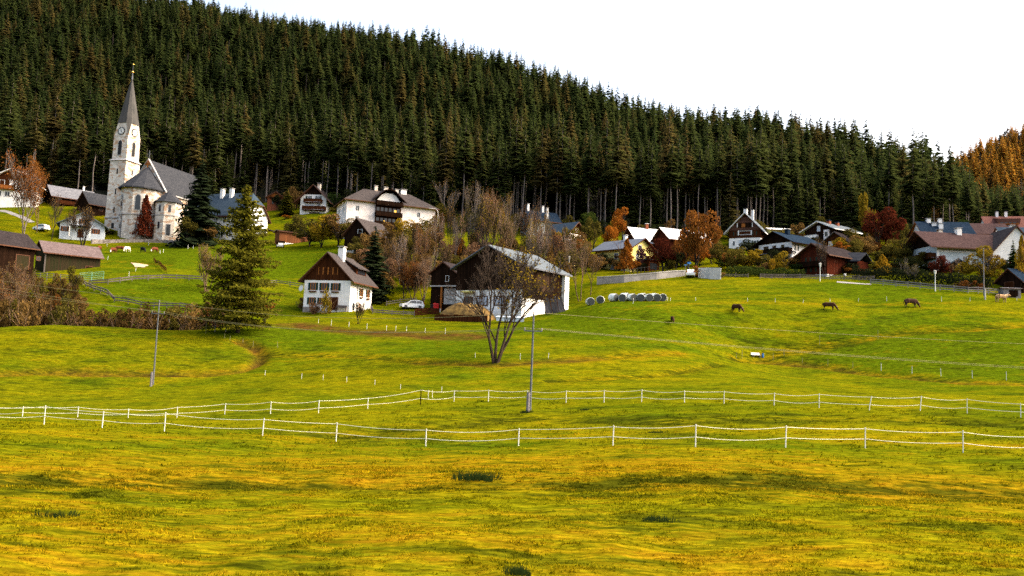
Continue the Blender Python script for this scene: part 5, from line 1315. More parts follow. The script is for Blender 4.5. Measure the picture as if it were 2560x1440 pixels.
mb = MB(); mb.hull([(x * 1.03, y * 1.03 if y < 0 else y, 5.3) for x, y in ap], [(x * 1.03, y * 1.03 if y < 0 else y, 5.6) for x, y in ap]); mb.build('apse_cornice', frame_brown if False else concrete, h.root)
def apse_window(i, z0, z1, w_):
    (ax, ay), (bx, by) = ap[i], ap[i + 1]; cx, cy = (ax + bx) / 2, (ay + by) / 2; dx, dy = bx - ax, by - ay; ln = math.hypot(dx, dy); dx, dy = dx / ln, dy / ln; nx, ny = dy, -dx
    if nx * cx + ny * cy < 0: nx, ny = -nx, -ny
    pr = [(-w_ / 2, z0), (w_ / 2, z0), (w_ / 2, z1 - w_ / 2), (w_ / 4, z1 - w_ * .12), (0, z1), (-w_ / 4, z1 - w_ * .12), (-w_ / 2, z1 - w_ / 2)]
    f = lambda n_, g_: [(cx + dx * s * g_ + nx * n_, cy + dy * s * g_ + ny * n_, (z - (z0 + z1) / 2) * (1 + (g_ - 1) * .3) + (z0 + z1) / 2) for s, z in pr]
    m2 = MB(); m2.hull(f(-.1, 1.3), f(.06, 1.3), 0); m2.hull(f(-.1, 1), f(.10, 1), 1); m2.build('window', [concrete, glass], h.root)
apse_window(1, 6.8, 11.0, 1.3); apse_window(2, 6.8, 11.0, 1.3); apse_window(4, 6.8, 11.0, 1.3); apse_window(2, 1.6, 3.2, .5); apse_window(4, 1.6, 3.2, .5)
h.part('downpipe', steel, [(-1.65, -1.5, -7.05, -6.9, -3, 5.2)])
# sacristy
sx_, sy_ = 9.3, -1.6; oc = [(sx_ + 3.7 * math.cos(a), sy_ + 3.7 * math.sin(a)) for a in [R(22.5 + 45 * i) for i in range(8)]]
mb = MB(); mb.hull([(x, y, -6) for x, y in oc], [(x, y, 9.3) for x, y in oc]); mb.build('sacristy_wall', limestone, h.root)
mb = MB(); mb.hull([(sx_ + (x - sx_) * 1.16, sy_ + (y - sy_) * 1.16, 9.15) for x, y in oc], [(sx_ + (x - sx_) * .02, sy_ + (y - sy_) * .02, 13.0) for x, y in oc]); mb.build('sacristy_roof', roof_slate, h.root)
mb = MB(); mb.hull([(sx_ + (x - sx_) * 1.03, sy_ + (y - sy_) * 1.03, 5.3) for x, y in oc], [(sx_ + (x - sx_) * 1.03, sy_ + (y - sy_) * 1.03, 5.55) for x, y in oc]); mb.build('sacristy_cornice', concrete, h.root)
for an, z0, z1, w_ in ((-90, 6.4, 8.2, .6), (-45, 6.4, 8.2, .6), (-90, 1.6, 3.4, .6), (-45, -.2, 2.8, 1.0)):
    r_ = 3.7 * math.cos(R(22.5)); c_, s_ = math.cos(R(an)), math.sin(R(an)); m2 = MB()
    for n0, n1, g_, m in ((-.1, .05, 1.35, 0), (-.1, .09, 1, 1)):
        f = lambda n_: [(sx_ + c_ * (r_ + n_) - s_ * q_ * w_ * g_ / 2, sy_ + s_ * (r_ + n_) + c_ * q_ * w_ * g_ / 2, z) for q_, z in ((-1, z0), (1, z0), (1, z1 + (.15 if m == 0 else 0)), (-1, z1 + (.15 if m == 0 else 0)))]
        m2.hull(f(n0), f(n1), m)
    m2.build('window' if z0 > 0 else 'door', [concrete, glass], h.root)
# tower
tx, ty = -9.3, 1.2
def sq(r, z): return [(tx - r, ty - r, z), (tx + r, ty - r, z), (tx + r, ty + r, z), (tx - r, ty + r, z)]
mb = MB(); mb.hull(sq(2.95, -6), sq(2.75, 22.2)); tower = mb.build('tower', limestone, h.root)
mb = MB(); mb.hull(sq(3.05, 5.2), sq(3.05, 5.55)); mb.build('tower_cornice', concrete, tower); mb = MB(); mb.hull(sq(3.1, 22.2), sq(2.6, 22.75)); mb.build('tower_cornice', concrete, tower)
mb = MB(); mb.hull(sq(2.5, 22.2), sq(2.45, 29.4)); belfry = mb.build('belfry', limestone, h.root)
zt, wt = 33.4, 1.45                                           # clipped gables over each face
A8 = [(-wt, -2.45), (wt, -2.45), (2.45, -wt), (2.45, wt), (wt, 2.45), (-wt, 2.45), (-2.45, wt), (-2.45, -wt)]
c4 = [(-2.45, -2.45), (2.45, -2.45), (2.45, 2.45), (-2.45, 2.45)]
mb = MB(); mb.hull([(tx + x * 1.02, ty + y * 1.02, 29.3) for x, y in c4], [(tx + x * 1.02, ty + y * 1.02, 29.55) for x, y in c4]); 
T8 = [(tx + x, ty + y, zt) for x, y in A8]; B4 = [(tx + x, ty + y, 29.55) for x, y in c4]
for i in range(4): mb.poly([B4[i], B4[(i + 1) % 4], T8[2 * i + 1], T8[2 * i]])
mb.poly(T8); mb.build('clock_gable', limestone, h.root)
mb = MB(); S8 = [(tx + x * 1.05, ty + y * 1.05, zt + .03) for x, y in A8]
for i in range(8): mb.poly([S8[i], S8[(i + 1) % 8], (tx, ty, 48.2)])
for i in range(4):                                            # slate tongues running down each corner
    a, b_, c_ = T8[(2 * i + 7) % 8], T8[2 * i], B4[i]
    o_ = (c4[i][0] * .035, c4[i][1] * .035)
    e = lambda p: (p[0] + o_[0], p[1] + o_[1], p[2] + (.03 if p[2] > 32 else -.1))
    mb.poly([e(a), e(c_), e(b_)])
mb.build('spire', [surf('weathered_shingles', (.038, .039, .038), (.066, .064, .060), .9, .9, (1, 1, .3))], h.root)
mb = MB(); mb.tube([(tx, ty, 47.2), (tx, ty, 49.4)], [.28, .12], 8); mb.tube([(tx, ty, 49.4), (tx, ty, 52)], .05, 6); mb.cone((tx, ty, 48.3), .16, .3, .25, 8); fin = mb.build('finial', steel, h.root)
for z, r_ in ((49.5, .36), (51.8, .26)):
    m2 = MB()
    pr = [(r_ * math.sin(math.pi * i / 6), -r_ * math.cos(math.pi * i / 6)) for i in range(7)]
    for (ra, za), (rb, zb) in zip(pr[:-1], pr[1:]): m2.hull([(tx + max(ra, .01) * math.cos(j * .785), ty + max(ra, .01) * math.sin(j * .785), z + za) for j in range(8)], [(tx + max(rb, .01) * math.cos(j * .785), ty + max(rb, .01) * math.sin(j * .785), z + zb) for j in range(8)])
    m2.build('gilded_ball', gold, fin)
def tface(i, s, n_, z):
    """point on tower face i (0 front, 1 right, 2 back, 3 left)"""
    c_, s_ = ((1, 0), (0, 1), (-1, 0), (0, -1))[i]; nx, ny = ((0, -1), (1, 0), (0, 1), (-1, 0))[i]
    return (tx + c_ * s + nx * n_, ty + s_ * s + ny * n_, z)
for i in range(4):
    z0, z1, w_ = 23.9, 28.2, 1.15; m2 = MB()
    pr = lambda g_: [(-w_ / 2 * g_, z0 - (g_ - 1)), (w_ / 2 * g_, z0 - (g_ - 1)), (w_ / 2 * g_, z1 - .5), (w_ / 4 * g_, z1 - .12 + .3 * (g_ - 1)), (0, z1 + .5 * (g_ - 1)), (-w_ / 4 * g_, z1 - .12 + .3 * (g_ - 1)), (-w_ / 2 * g_, z1 - .5)]
    for g_, n_, m in ((1.28, 2.56, 0), (1, 2.60, 1)): m2.hull([tface(i, s, 2.3, z) for s, z in pr(g_)], [tface(i, s, n_, z) for s, z in pr(g_)], m)
    m2.build('sound_opening', [concrete, plastic_dark], belfry)
    def disc(mb_, r_, n0, n1, m, zc=31.0, k_=28):
        f = lambda n_: [tface(i, r_ * math.cos(6.2832 * j / k_), n_, zc + r_ * math.sin(6.2832 * j / k_)) for j in range(k_)]
        mb_.hull(f(n0), f(n1), m)
    m2 = MB(); disc(m2, 1.22, 2.3, 2.56, 0); disc(m2, .86, 2.3, 2.60, 1)
    for j in range(12):
        a = 6.2832 * j / 12; m2.hull(*[[tface(i, rr_ * math.sin(a) + q_ * .05 * math.cos(a), n_, 31 + rr_ * math.cos(a) - q_ * .05 * math.sin(a)) for rr_, q_ in ((.92, -1), (1.14, -1), (1.14, 1), (.92, 1))] for n_ in (2.5, 2.59)], 1)
    clock = m2.build('clock', [plastic_dark, glass_pale if False else white_paint], h.root)
    m3 = MB()
    for a, ln in ((R(150), .55), (R(-12), .78)):
        m3.hull(*[[tface(i, rr_ * math.sin(a) + q_ * .07 * math.cos(a), n_, 31 + rr_ * math.cos(a) - q_ * .07 * math.sin(a)) for rr_, q_ in ((-.12, -1), (ln, -1), (ln, 1), (-.12, 1))] for n_ in (2.59, 2.64)])
    m3.build('clock_hand', plastic_dark, clock)
    m2 = MB()
    for z, w_ in ((19.0, .22), (13.0, .22), (7.6, .22), (3.0, .45)):
        rr = 2.95 - (z + 6) / 28.2 * .2
        m2.hull([tface(i, s, rr - .2, z + q) for s, q in ((-w_, -.8), (w_, -.8), (w_, .8), (-w_, .8))], [tface(i, s, rr + .03, z + q) for s, q in ((-w_, -.8), (w_, -.8), (w_, .8), (-w_, .8))])
    m2.build('slit_windows', plastic_dark, tower)
# ------------------------------------------------------------------ fences, poles, animals, small things
def zat(p): return float(Z(p[0], p[1]))
def tape_fence(label, posts, ratio, tape_r, thick=.035, special=None, ends=(None, None)):
    """white tape fence: posts from (column, base row, top row, lean), tapes hung between them"""
    root = None; tops = []
    for i, (u, vb, vt, du) in enumerate(posts):
        p = HIT(u, vb); d = depth(p); h = (vb - vt) * d / F
        if root is None: root = empty('pasture_fence', p, 0, label, 'fence')
        mb = MB(); t = special[1] if special and i == special[0] else thick
        lean = du * d / F
        mb.tube([(0, 0, -.4), (lean * .3, 0, h * .3), (lean, 0, h)], t, 6)
        mb.tube([(lean, 0, h), (lean, 0, h + .02)], t * 1.25, 6)
        mb.build('post', white_paint if not (special and i == special[0]) else dark_wood, root, p - root.location)
        tops.append((p, h, lean))
    for fr in ratio:
        mb = MB(); pts = []
        for k in range(len(tops) - 1):
            (p, h, l), (q, g_, m) = tops[k], tops[k + 1]
            a = Vector((p.x + l * fr, p.y, p.z + h * fr)); b_ = Vector((q.x + m * fr, q.y, q.z + g_ * fr))
            for j in range(6):
                f_ = j / 6; c = a.lerp(b_, f_); c.z -= .10 * 4 * f_ * (1 - f_) * ((k * 7) % 3 + 1) / 2
                pts.append(c - root.location)
        pts.append(b_ - root.location)
        mb.tube(pts, tape_r, 4); mb.build('tape', tape_white, root)
    return root
near_posts = [(-420,1046,1000,0),(-240,1052,1006,0),(-60,1058,1011,0),(110,1061.5,1014.7,0),(255,1070,1028.8,1),(410.7,1079.7,1031.6,0),(656,1090,1047,1.5),(840,1103.7,1057.6,0),(1064,1115.6,1073.8,0),(1296,1115,1072,0),(1532,1114,1065,1),(1738.6,1117.7,1062,0),(1963.7,1118.6,1065.6,1.5),(2163,1120,1070,0),(2407.8,1132,1078,0),(2630,1140,1087,0),(2860,1152,1098,0),(3100,1165,1108,0)]
tape_fence('nearest white tape fence with two tapes, across the whole meadow', near_posts, (.95, .45), .0145, .030)
far_posts = [(-300,1034,1008,0),(-180,1037,1011,0),(-60,1040,1014,0),(56,1041,1017,0),(194,1043,1017,0),(320,1044.6,1022.8,0),(442,1044,1017.5,0),(561.5,1036,1009,1),(676,1035,1004,0),(796,1033,1001,0),(919,1022,994.7,0),(1051,1011,973.6,0),(1135,1004,976,0),(1220.7,1004,975,0),(1318,1003,976,0),(1415,1007,977,0),(1510,1006,976,0),(1604,1005,974,0),(1711,1006.6,977,0),(1810,1009.5,978,0),(1935,1013.5,982.6,1),(2047.7,1019.6,984.3,0),(2172,1025.6,991,7),(2300,1027,990.5,4),(2418,1033.7,997,0),(2552,1044,1008.8,0),(2700,1052,1016,0),(2860,1062,1024,0),(3020,1072,1032,0)]
tape_fence('second white tape fence with two tapes, behind the nearest one', far_posts, (.95, .40), .016, .030, (11, .045))

STK = MB(); STK.tube([(0, 0, -.3), (0, 0, 1.0)], .026, 6); STK.tube([(0, 0, 1.0), (0, 0, 1.03)], .034, 6)
_stake = None
def stakes(label, group, pts, mat=None, wide=1.0):
    global _stake
    for (u, vb, vt) in pts:
        p = HIT(u, vb); d = depth(p); h = max(.5, (vb - vt) * d / F)
        if _stake is None: o = STK.build('pasture_stake', white_paint); _stake = o
        else: o = _stake.copy(); COL.objects.link(o)
        o.location = p; o.scale = (wide * d / 105, wide * d / 105, h); o.rotation_euler = (random.gauss(0, .03), random.gauss(0, .03), 0)
        if mat: o.material_slots[0].link = 'OBJECT'; o.material_slots[0].material = mat
        tag(o, label, 'fence stake', group)
stakes('thin white stake in the row across the right meadow below the cattle', 'white stakes of the lower right row', [(2202.8,926.5,908.7),(2280,934,915),(2352.7,940.6,921),(2431,945.6,927),(2516,950,929.5)], None, 1.2)
stakes('thin pale stake in the faint row by the white bench', 'pale stakes by the white bench', [(2005.7,908,894.6),(2069.5,913.7,897),(2132,920,904.7),(1933,900,883.5),(1960,889.6,874),(1841,896,882),(1855,896,876),(2049,862,838),(2195,848,826)], wire_pale)
stakes('thin white stake in the row between the bales and the right hand cows', 'white stakes of the upper right row', [(1582.7,759,744.6),(1669,752,744),(1676,752,744),(1739,751.8,743.4),(1869,753,744.6),(1938,756,746),(2008,757,749),(2075,756,746.7),(2146,753.7,745),(2217,753,742),(2354,753.3,741.3),(2424.7,753.3,743.7),(2542,751.4,741)])
stakes('thin white stake in the row below the white farmhouse garden', 'white stakes below the farmhouse garden', [(796,808,796.7),(828,814,800.5),(872.5,818,805),(917,822.5,809),(966,826.7,814),(989,827.5,815),(1016,828,816),(1062.5,832,820),(1113,835.5,821)])
stakes('thin white stake beside the dark four stemmed bare tree', 'white stakes beside the four stemmed tree', [(1300.5,899.5,884),(1371,896,882),(1188,894,882.5)])
stakes('thin white stake in the row right of the gully on the left meadow', 'white stakes right of the gully', [(662.5,938,925.7),(754,947,933),(807.7,949.7,936.6),(866.7,955,941.6),(937,962,949),(1001,972.5,960),(1070.5,997,976),(1081,994,976),(1104,981,967)])
stakes('thin pale stake on the slope under the tall larch', 'pale stakes under the tall larch', [(463.5,825,812),(514.6,833,803.7),(561,845,835),(574.6,850.6,840),(607,856.5,846),(632,870,852.7),(693.7,870,853.7)], wire_pale)
stakes('thin white stake in the cow pasture below the church', 'white stakes of the church pasture', [(267,615,609),(269,650,640),(371,613,606),(419,615,607),(470,622,613),(483,621.5,615),(322.5,690.6,680),(339,677.7,669),(396,661,652),(400,633,625),(408,632,623)])
stakes('thick weathered stake in the short row at the foot of the tall larch', 'weathered stakes at the foot of the larch', [(537,829,797),(564,831,795),(422,815,797),(434,813,790),(446,811,790)], stub_wood, 2.6)

def wood_fence(label, pts, h, rails, mat=None, step=2.2, name='wooden_fence', cat='fence', post=.06, rail=.05, boards_=.14):
    xy = pxline(pts); root = empty(name, (xy[0][0], xy[0][1], zat(xy[0])), 0, label, cat)
    line = []
    for (ax, ay), (bx, by) in zip(xy[:-1], xy[1:]):
        k = max(1, round(math.hypot(bx - ax, by - ay) / step)); line += [(ax + (bx - ax) * i / k, ay + (by - ay) * i / k) for i in range(k)]
    line.append(xy[-1]); m = mat or grey_wood
    P3 = [Vector((x, y, zat((x, y)))) - root.location for x, y in line]
    for p in P3[:95]:
        mb = MB(); e = random.uniform(-.05, .1); mb.tube([(0, 0, -.4), (random.gauss(0, .03), 0, h + e)], post, 6); mb.build('post', m, root, p)
    for z in rails:
        mb = MB()
        for a, b_ in zip(P3[:-1], P3[1:]):
            d = (b_ - a); nrm = Vector((-d.y, d.x, 0)).normalized() * rail; za, zb = z + random.gauss(0, .03), z + random.gauss(0, .03)
            q = [a - nrm, b_ - nrm, b_ + nrm, a + nrm]; zz = [za, zb, zb, za]
            mb.hull([(p.x, p.y, p.z + w_ - boards_ / 2) for p, w_ in zip(q, zz)], [(p.x, p.y, p.z + w_ + boards_ / 2) for p, w_ in zip(q, zz)])
        mb.build('rail', m, root)
    return root
wood_fence('grey wooden rail fence below the right hand gardens along the lane', [(2176,712),(2240,717),(2300,722),(2350,727),(2420,733),(2496,738)], 1.15, (.35, .7, 1.05), stub_wood)
wood_fence('grey board fence of the gardens left of the lane', [(1900,696),(1960,697),(2040,699),(2110,700),(2185,702)], 1.0, (.25, .55, .85), grey_wood, 2.5)
wood_fence('short grey fence right of the white board wall', [(1808,693),(1870,694)], .9, (.3, .6), grey_wood)
wood_fence('weathered two rail fence curving across the left slope', [(222,714),(270,711),(300,707),(330,703),(370,701),(405,699),(440,700),(505,703)], 1.05, (.45, .9), grey_wood, 2.6, boards_=.22)
wood_fence('weathered rail fence running downhill from the cattle pen', [(200,705),(215,718),(235,727),(268,738),(285,755),(320,760),(385,770),(480,776)], 1.0, (.45, .85), grey_wood, 2.6, boards_=.2)
wood_fence('old rail fence left of the white farmhouse', [(652,712),(690,711),(725,716),(758,722)], 1.0, (.45, .85), grey_wood)
wood_fence('rail fence of the cattle pen before the purple roofed barn', [(-10,690),(40,693),(100,697),(150,702),(196,706)], 1.3, (.4, .8, 1.2), stub_wood, 1.9, boards_=.10)
wood_fence('low board fence before the parked white car', [(926,772),(932,784),(980,787),(1036,790)], .9, (.3, .65), grey_wood, 1.9, boards_=.2)
wood_fence('plank fence along the farm yard right of the parked car', [(1036,789),(1070,787),(1098,787)], 1.3, (.2, .5, .8, 1.1), brown_wood, 2.2, boards_=.28)
wood_fence('grey rail fence behind the parked white car', [(966,765),(1000,760),(1040,756)], 1.1, (.4, .8), grey_wood)
wood_fence('short dark rail fence going down the upper left pasture', [(384,655),(396,663),(406,674),(415,682)], 1.0, (.6, .9), brown_wood, 1.8)
wood_fence('dark railing along the top of the white retaining wall', [(1575,690),(1620,684),(1690,677)], 1.5, (.2, 1.4), plastic_dark, 1.3, 'railing', 'railing', boards_=.06)
# green tubular gate panels of the pen
for k, (a, b_) in enumerate((((198,705),(228,702)), ((229,704),(258,700)))):
    p, q = Vector(HIT(*a)), Vector(HIT(*b_)); d = (q - p); g_ = empty('pen_gate', p, 0, ('green tubular gate beside the purple roofed barn, left panel', 'green tubular gate beside the purple roofed barn, right panel')[k], 'gate')
    mb = MB(); mb.tube([(0, 0, 0), (0, 0, 1.7), d + Vector((0, 0, 1.7)), d], .05, 6); mb.build('gate_frame', plastic_green, g_)
    for z in (.35, .7, 1.05, 1.4):
        mb = MB(); mb.tube([(0, 0, z), d + Vector((0, 0, z))], .035, 6); mb.build('bar', plastic_green, g_)

# power poles and wires
def pole(u, vb, vt, label, du=0, arm=.75, armz=None, hit=True, d=None, stub=1.6):
    p = HIT(u, vb) if d is None else GND(u, d); dd = depth(p)
    vb = UV(*p)[1]; h = (vb - vt) * dd / F
    o = empty('power_pole', p, 0, label, 'power pole')
    mb = MB(); mb.tube([(0, 0, .15), (0, 0, h * .5), (0, 0, h)], [.10, .085, .07], 8); mb.build('mast', steel, o)
    if stub:
        mb = MB(); mb.tube([(-.19, -.05, -.5), (-.17, -.05, stub)], .15, 8); mb.build('stub_post', stub_wood, o)
    az = h - 1.3 if armz is None else armz
    mb = MB(); mb.box(-arm, arm, -.14, -.06, az - .1, az); mb.build('crossarm', steel, o)
    tops = []
    for x, z in ((0, h), (-arm + .05, az), (arm - .05, az)):
        mb = MB(); mb.cone((x, -.1 if x else 0, z), .05, .06, .12, 8); mb.cone((x, -.1 if x else 0, z + .12), .06, .03, .10, 8); mb.build('insulator', stub_wood, o)
        tops.append(Vector((p.x + x, p.y - (.1 if x else 0), p.z + z + .18)))
    return o, tops
_, T1 = pole(382, 965, 754, 'slim steel power pole with crossarm on the left meadow')
_, T2 = pole(1325, 1030, 786, 'slim steel power pole with crossarm standing right of the four stemmed tree')
def end_from(u, v, d): return Vector(P(u, v, d))
wl = ['top power wire along both slim poles', 'left lower power wire along both slim poles', 'right lower power wire along both slim poles']
L0 = [end_from(-500, 610, 118), end_from(-500, 612, 117), end_from(-500, 640, 119)]
R0 = [end_from(2720, 866, 104), end_from(2720, 930, 99), end_from(2720, 926, 101)]
for i in range(3):
    chain = [L0[i], T1[i], T2[i], R0[i]]; mb = MB(); pts = []
    for a, b_, sag in zip(chain[:-1], chain[1:], (.7, 1.15, .3)):
        for j in range(24):
            f_ = j / 24; c = a.lerp(b_, f_); c.z -= sag * 4 * f_ * (1 - f_); pts.append(c)
    pts.append(chain[-1]); mb.tube(pts, .015, 4); tag(mb.build('power_wire', wire_pale), wl[i], 'power wire')
p = GND(2460, 139.5); h_ = (UV(*p)[1] - 622) * 139.5 / F
o = empty('telephone_pole', p, 0, 'slim tall wooden pole by the right hand garden fence', 'pole')
mb = MB(); mb.tube([(0, 0, .6), (0, 0, h_)], [.11, .07], 8); mb.build('mast', stub_wood, o); mb = MB(); mb.tube([(.06, -.2, -.4), (.06, -.2, 1.9)], .14, 8); mb.build('stub_post', concrete, o)
mb = MB(); mb.cone((0, 0, h_), .08, .03, .2, 8); mb.build('cap', steel, o)

# street lamps and signs
def lamp(u, vb, vt, label, sc=1.0, d=None):
    p = HIT(u, vb) if d is None else GND(u, d); dd = depth(p); h = (UV(*p)[1] - vt) * dd / F
    o = empty('street_lamp', p, 0, label, 'street lamp')
    mb = MB(); mb.tube([(0, 0, -.3), (0, 0, 1.0), (0, 0, h - .75)], [.11, .10, .06], 8); mb.build('mast', white_paint, o)
    mb = MB(); mb.cone((0, 0, h - .75), .12, .26, .6, 10); mb.build('lantern', frame_white, o)
    mb = MB(); mb.cone((0, 0, h - .15), .32, .10, .15, 10); mb.build('lamp_cap', concrete, o)
lamp(2338, 728, 675, 'white street lamp before the red bushes by the rail fence')
lamp(2050, 703, 657, 'white street lamp before the dark red chalet')
lamp(1421, 700, 640, 'pale street lamp behind the right end of the barn roof', d=168)
p = GND(1092, 214); h_ = (UV(*p)[1] - 522) * 214 / F; o = empty('street_lamp', p, 0, 'tall white curved lamp post before the right wing of the guesthouse', 'street lamp')
mb = MB(); mb.tube([(0, 0, -.3), (0, 0, h_ * .8), (-.1, 0, h_ * .93), (-.6, 0, h_), (-2.0, 0, h_ + .15)], .07, 6); mb.build('mast', white_paint, o); mb = MB(); mb.box(-2.5, -1.9, -.12, .12, h_ + .08, h_ + .24); mb.build('lamp_head', white_paint, o)
def sign(u, d, vt, w_, hh, mat, label, name='road_sign', z2=None):
    p = GND(u, d); h = (UV(*p)[1] - vt) * d / F; o = empty(name, p, 0, label, 'sign')
    mb = MB(); mb.tube([(0, 0, -.3), (0, 0, h)], .045, 6); mb.build('sign_post', steel, o)
    mb = MB(); mb.box(-w_ / 2, w_ / 2, -.09, -.05, h - hh, h); mb.build('sign_plate', mat, o); return o
sign(1722, 163, 655, .75, .4, plastic_blue, 'higher blue road sign beside the white board wall')
sign(1713, 164, 661, .55, .22, plastic_blue, 'lower blue road sign beside the white board wall')
o = sign(2112, 158, 684, .45, .5, white_paint, 'small round topped white marker at the lane before the dark red chalet', 'marker_post'); mb = MB(); mb.cone((0, -.07, .6), .2, .2, .45, 10); mb.build('marker_body', white_paint, o)

# walls
def wall_run(label, pts, h, th, mat, cop=None, name='retaining_wall', cat='wall', panel=None):
    xy = pxline(pts); line = []
    for (ax, ay), (bx, by) in zip(xy[:-1], xy[1:]):
        k = max(1, int(math.hypot(bx - ax, by - ay) / 1.5)); line += [(ax + (bx - ax) * i / k, ay + (by - ay) * i / k) for i in range(k)]
    line.append(xy[-1]); L_ = np.array(line); t_ = np.gradient(L_, axis=0); t_ /= np.linalg.norm(t_, axis=1)[:, None]; n_ = np.stack([-t_[:, 1], t_[:, 0]], 1) * th / 2
    z_ = Z(L_[:, 0], L_[:, 1]); zs = np.convolve(np.pad(z_, 3, 'edge'), np.ones(7) / 7, 'valid')
    root = empty(name, (L_[0, 0], L_[0, 1], z_[0]), 0, label, cat); o_ = np.array(root.location)
    def band(mb, z0, z1, g_):
        for i in range(len(L_) - 1):
            q = [L_[i] - n_[i] * g_, L_[i + 1] - n_[i + 1] * g_, L_[i + 1] + n_[i + 1] * g_, L_[i] + n_[i] * g_]; zz = [zs[i], zs[i + 1], zs[i + 1], zs[i]]
            mb.hull([(p[0] - o_[0], p[1] - o_[1], w_ + z0 - o_[2]) for p, w_ in zip(q, zz)], [(p[0] - o_[0], p[1] - o_[1], w_ + z1 - o_[2]) for p, w_ in zip(q, zz)])
    mb = MB(); band(mb, -1.2, h, 1.0); mb.build('wall_body', mat, root)
    if cop: mb = MB(); band(mb, h, h + .14, 1.5); mb.build('coping', cop, root)
    return root
wall_run('long pale retaining wall with white coping below the yellow house', [(1492,711),(1560,706),(1640,698),(1712,689)], 1.2, .4, surf('pale_rendered_wall', (.26, .25, .24), (.17, .165, .155), .7, .9), concrete)
wall_run('white board wall of two panels behind the rusty bushes', [(1746,694),(1775,697),(1802,698)], 2.1, .2, surf('dull_white_board', (.50, .50, .47), (.36, .36, .34), .8, .9), None, 'board_wall')
wall_run('low rubble wall along the church pasture', [(228,609),(300,606),(360,605),(410,607),(440,609),(520,613)], .9, .5, rubble, None, 'stone_wall')
# bare sand patch on the upper pasture
p = [HIT(*q) for q in ((327,657),(372,664),(360,669),(338,668))]; c = sum(p, Vector()) / 4
mb = MB(); mb.poly([(q.x, q.y, q.z + .06) for q in p]); 
vv = []; ff = []
for i in range(13):
    for j in range(13):
        a, b_ = i / 12, j / 12; q = (p[0] * (1 - a) + p[1] * a) * (1 - b_) + (p[3] * (1 - a) + p[2] * a) * b_; vv.append((q.x, q.y, float(Z(q.x, q.y)) + .09))
for i in range(12):
    for j in range(12): k = i * 13 + j; ff.append((k, k + 13, k + 14, k + 1))
tag(mobj('sand_patch', np_mesh('sand_patch', np.array(vv), np.array(ff), [sand], None, True)), 'bare sandy patch on the upper left pasture', kind='structure')

# manure heap behind planks
a, b_ = HIT(1099, 801), HIT(1232, 805); m_ = (a + b_) / 2 + Vector((0, 2.6, 0)); wd = (b_ - a).length
o = empty('manure_heap', (m_.x, m_.y, zat(m_)), math.atan2(b_.y - a.y, b_.x - a.x), 'brown dung heap behind low planks in front of the barn', 'dung heap')
g = np.random.default_rng(4); nx_, ny_ = 44, 26; xs, ys = np.meshgrid(np.linspace(-1, 1, nx_), np.linspace(-1, 1, ny_), indexing='ij')
env = np.clip(1 - np.abs(xs) ** 3.2, 0, 1) * np.clip(1 - np.abs(ys) ** 2.4, 0, 1)
hz_ = env ** .6 * (2.6 + .45 * vnoise(xs * 4, ys * 2.4, 1.3, 9) + .35 * np.exp(-((xs + .35) / .3) ** 2)) + .14 * vnoise(xs * 4, ys * 2.4, .35, 4) * (env > .05)
i = np.arange(nx_ * ny_).reshape(nx_, ny_)[:-1, :-1].ravel()
mobj('heap', np_mesh('heap', np.stack([xs * wd / 2, ys * 2.4, hz_ - .15], -1).reshape(-1, 3), np.stack([i, i + ny_, i + ny_ + 1, i + 1], 1), [straw], None, False), o)
mb = MB()
for k in range(11): x = -wd / 2 + wd * k / 11; mb.box(x, x + wd / 11 - .05, -2.75 - .03 * (k % 2), -2.62, -.8, .62 + .08 * ((k * 5) % 3))
mb.build('plank_border', brown_wood, o)
p = GND(1275, 128); mb = MB(); mb.box(-2.2, 2.2, -.5, .5, .1, .7); mb.hull([(-2.4, -.6, .72), (2.4, -.6, .72), (2.4, .6, .72), (-2.4, .6, .72)], [(-2.0, -.3, .95), (2.2, -.35, .88), (2.2, .4, .98), (-2.0, .35, .9)])
tag(mb.build('tarped_pile', surf('pale_blue_tarp', (.42, .50, .58), (.30, .36, .42), 1.5, .5), None, p), 'low pile under a pale blue tarp before the barn wall', 'pile')

# silage bales
prof = [(0, .62), (.08, .655), (.35, .67), (.62, .67), (.89, .67), (1.16, .655), (1.24, .62)]
mb = MB(); k = 20
for (y0, r0), (y1, r1) in zip(prof[:-1], prof[1:]):
    for j in range(k):
        a0, a1 = 6.2832 * j / k, 6.2832 * (j + 1) / k
        mb.poly([(r0 * math.cos(a0), y0, r0 * math.sin(a0)), (r0 * math.cos(a1), y0, r0 * math.sin(a1)), (r1 * math.cos(a1), y1, r1 * math.sin(a1)), (r1 * math.cos(a0), y1, r1 * math.sin(a0))])
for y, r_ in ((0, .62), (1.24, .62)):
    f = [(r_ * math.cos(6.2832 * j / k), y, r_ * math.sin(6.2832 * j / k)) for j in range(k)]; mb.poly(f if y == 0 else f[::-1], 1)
bale = None
for u, d, rz, lb, gr in ((1477,131,.1,'left one of two lone wrapped bales right of the barn',None),(1500.5,131,-.15,'right one of two lone wrapped bales right of the barn',None),
        (1541,131.5,.7,'leftmost wrapped bale in the row of silage bales',None),(1556,130.6,-.1,None,1),(1571,132,.9,None,1),(1585,130.6,.35,None,1),(1602,130.6,-.1,None,1),(1612,132,.6,None,1),(1624,130.6,.1,None,1),(1640,132,.5,None,1),(1643,130.8,-.05,None,1),(1657,131,-.1,'rightmost wrapped bale in the row of silage bales',None)):
    p = GND(u, d)
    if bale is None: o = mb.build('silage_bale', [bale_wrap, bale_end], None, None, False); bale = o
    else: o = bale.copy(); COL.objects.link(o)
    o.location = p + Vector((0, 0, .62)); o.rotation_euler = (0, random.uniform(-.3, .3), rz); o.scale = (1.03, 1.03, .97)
    tag(o, lb or 'wrapped round bale between the end bales of the silage row', 'bale', 'bales of the silage row' if gr else None)

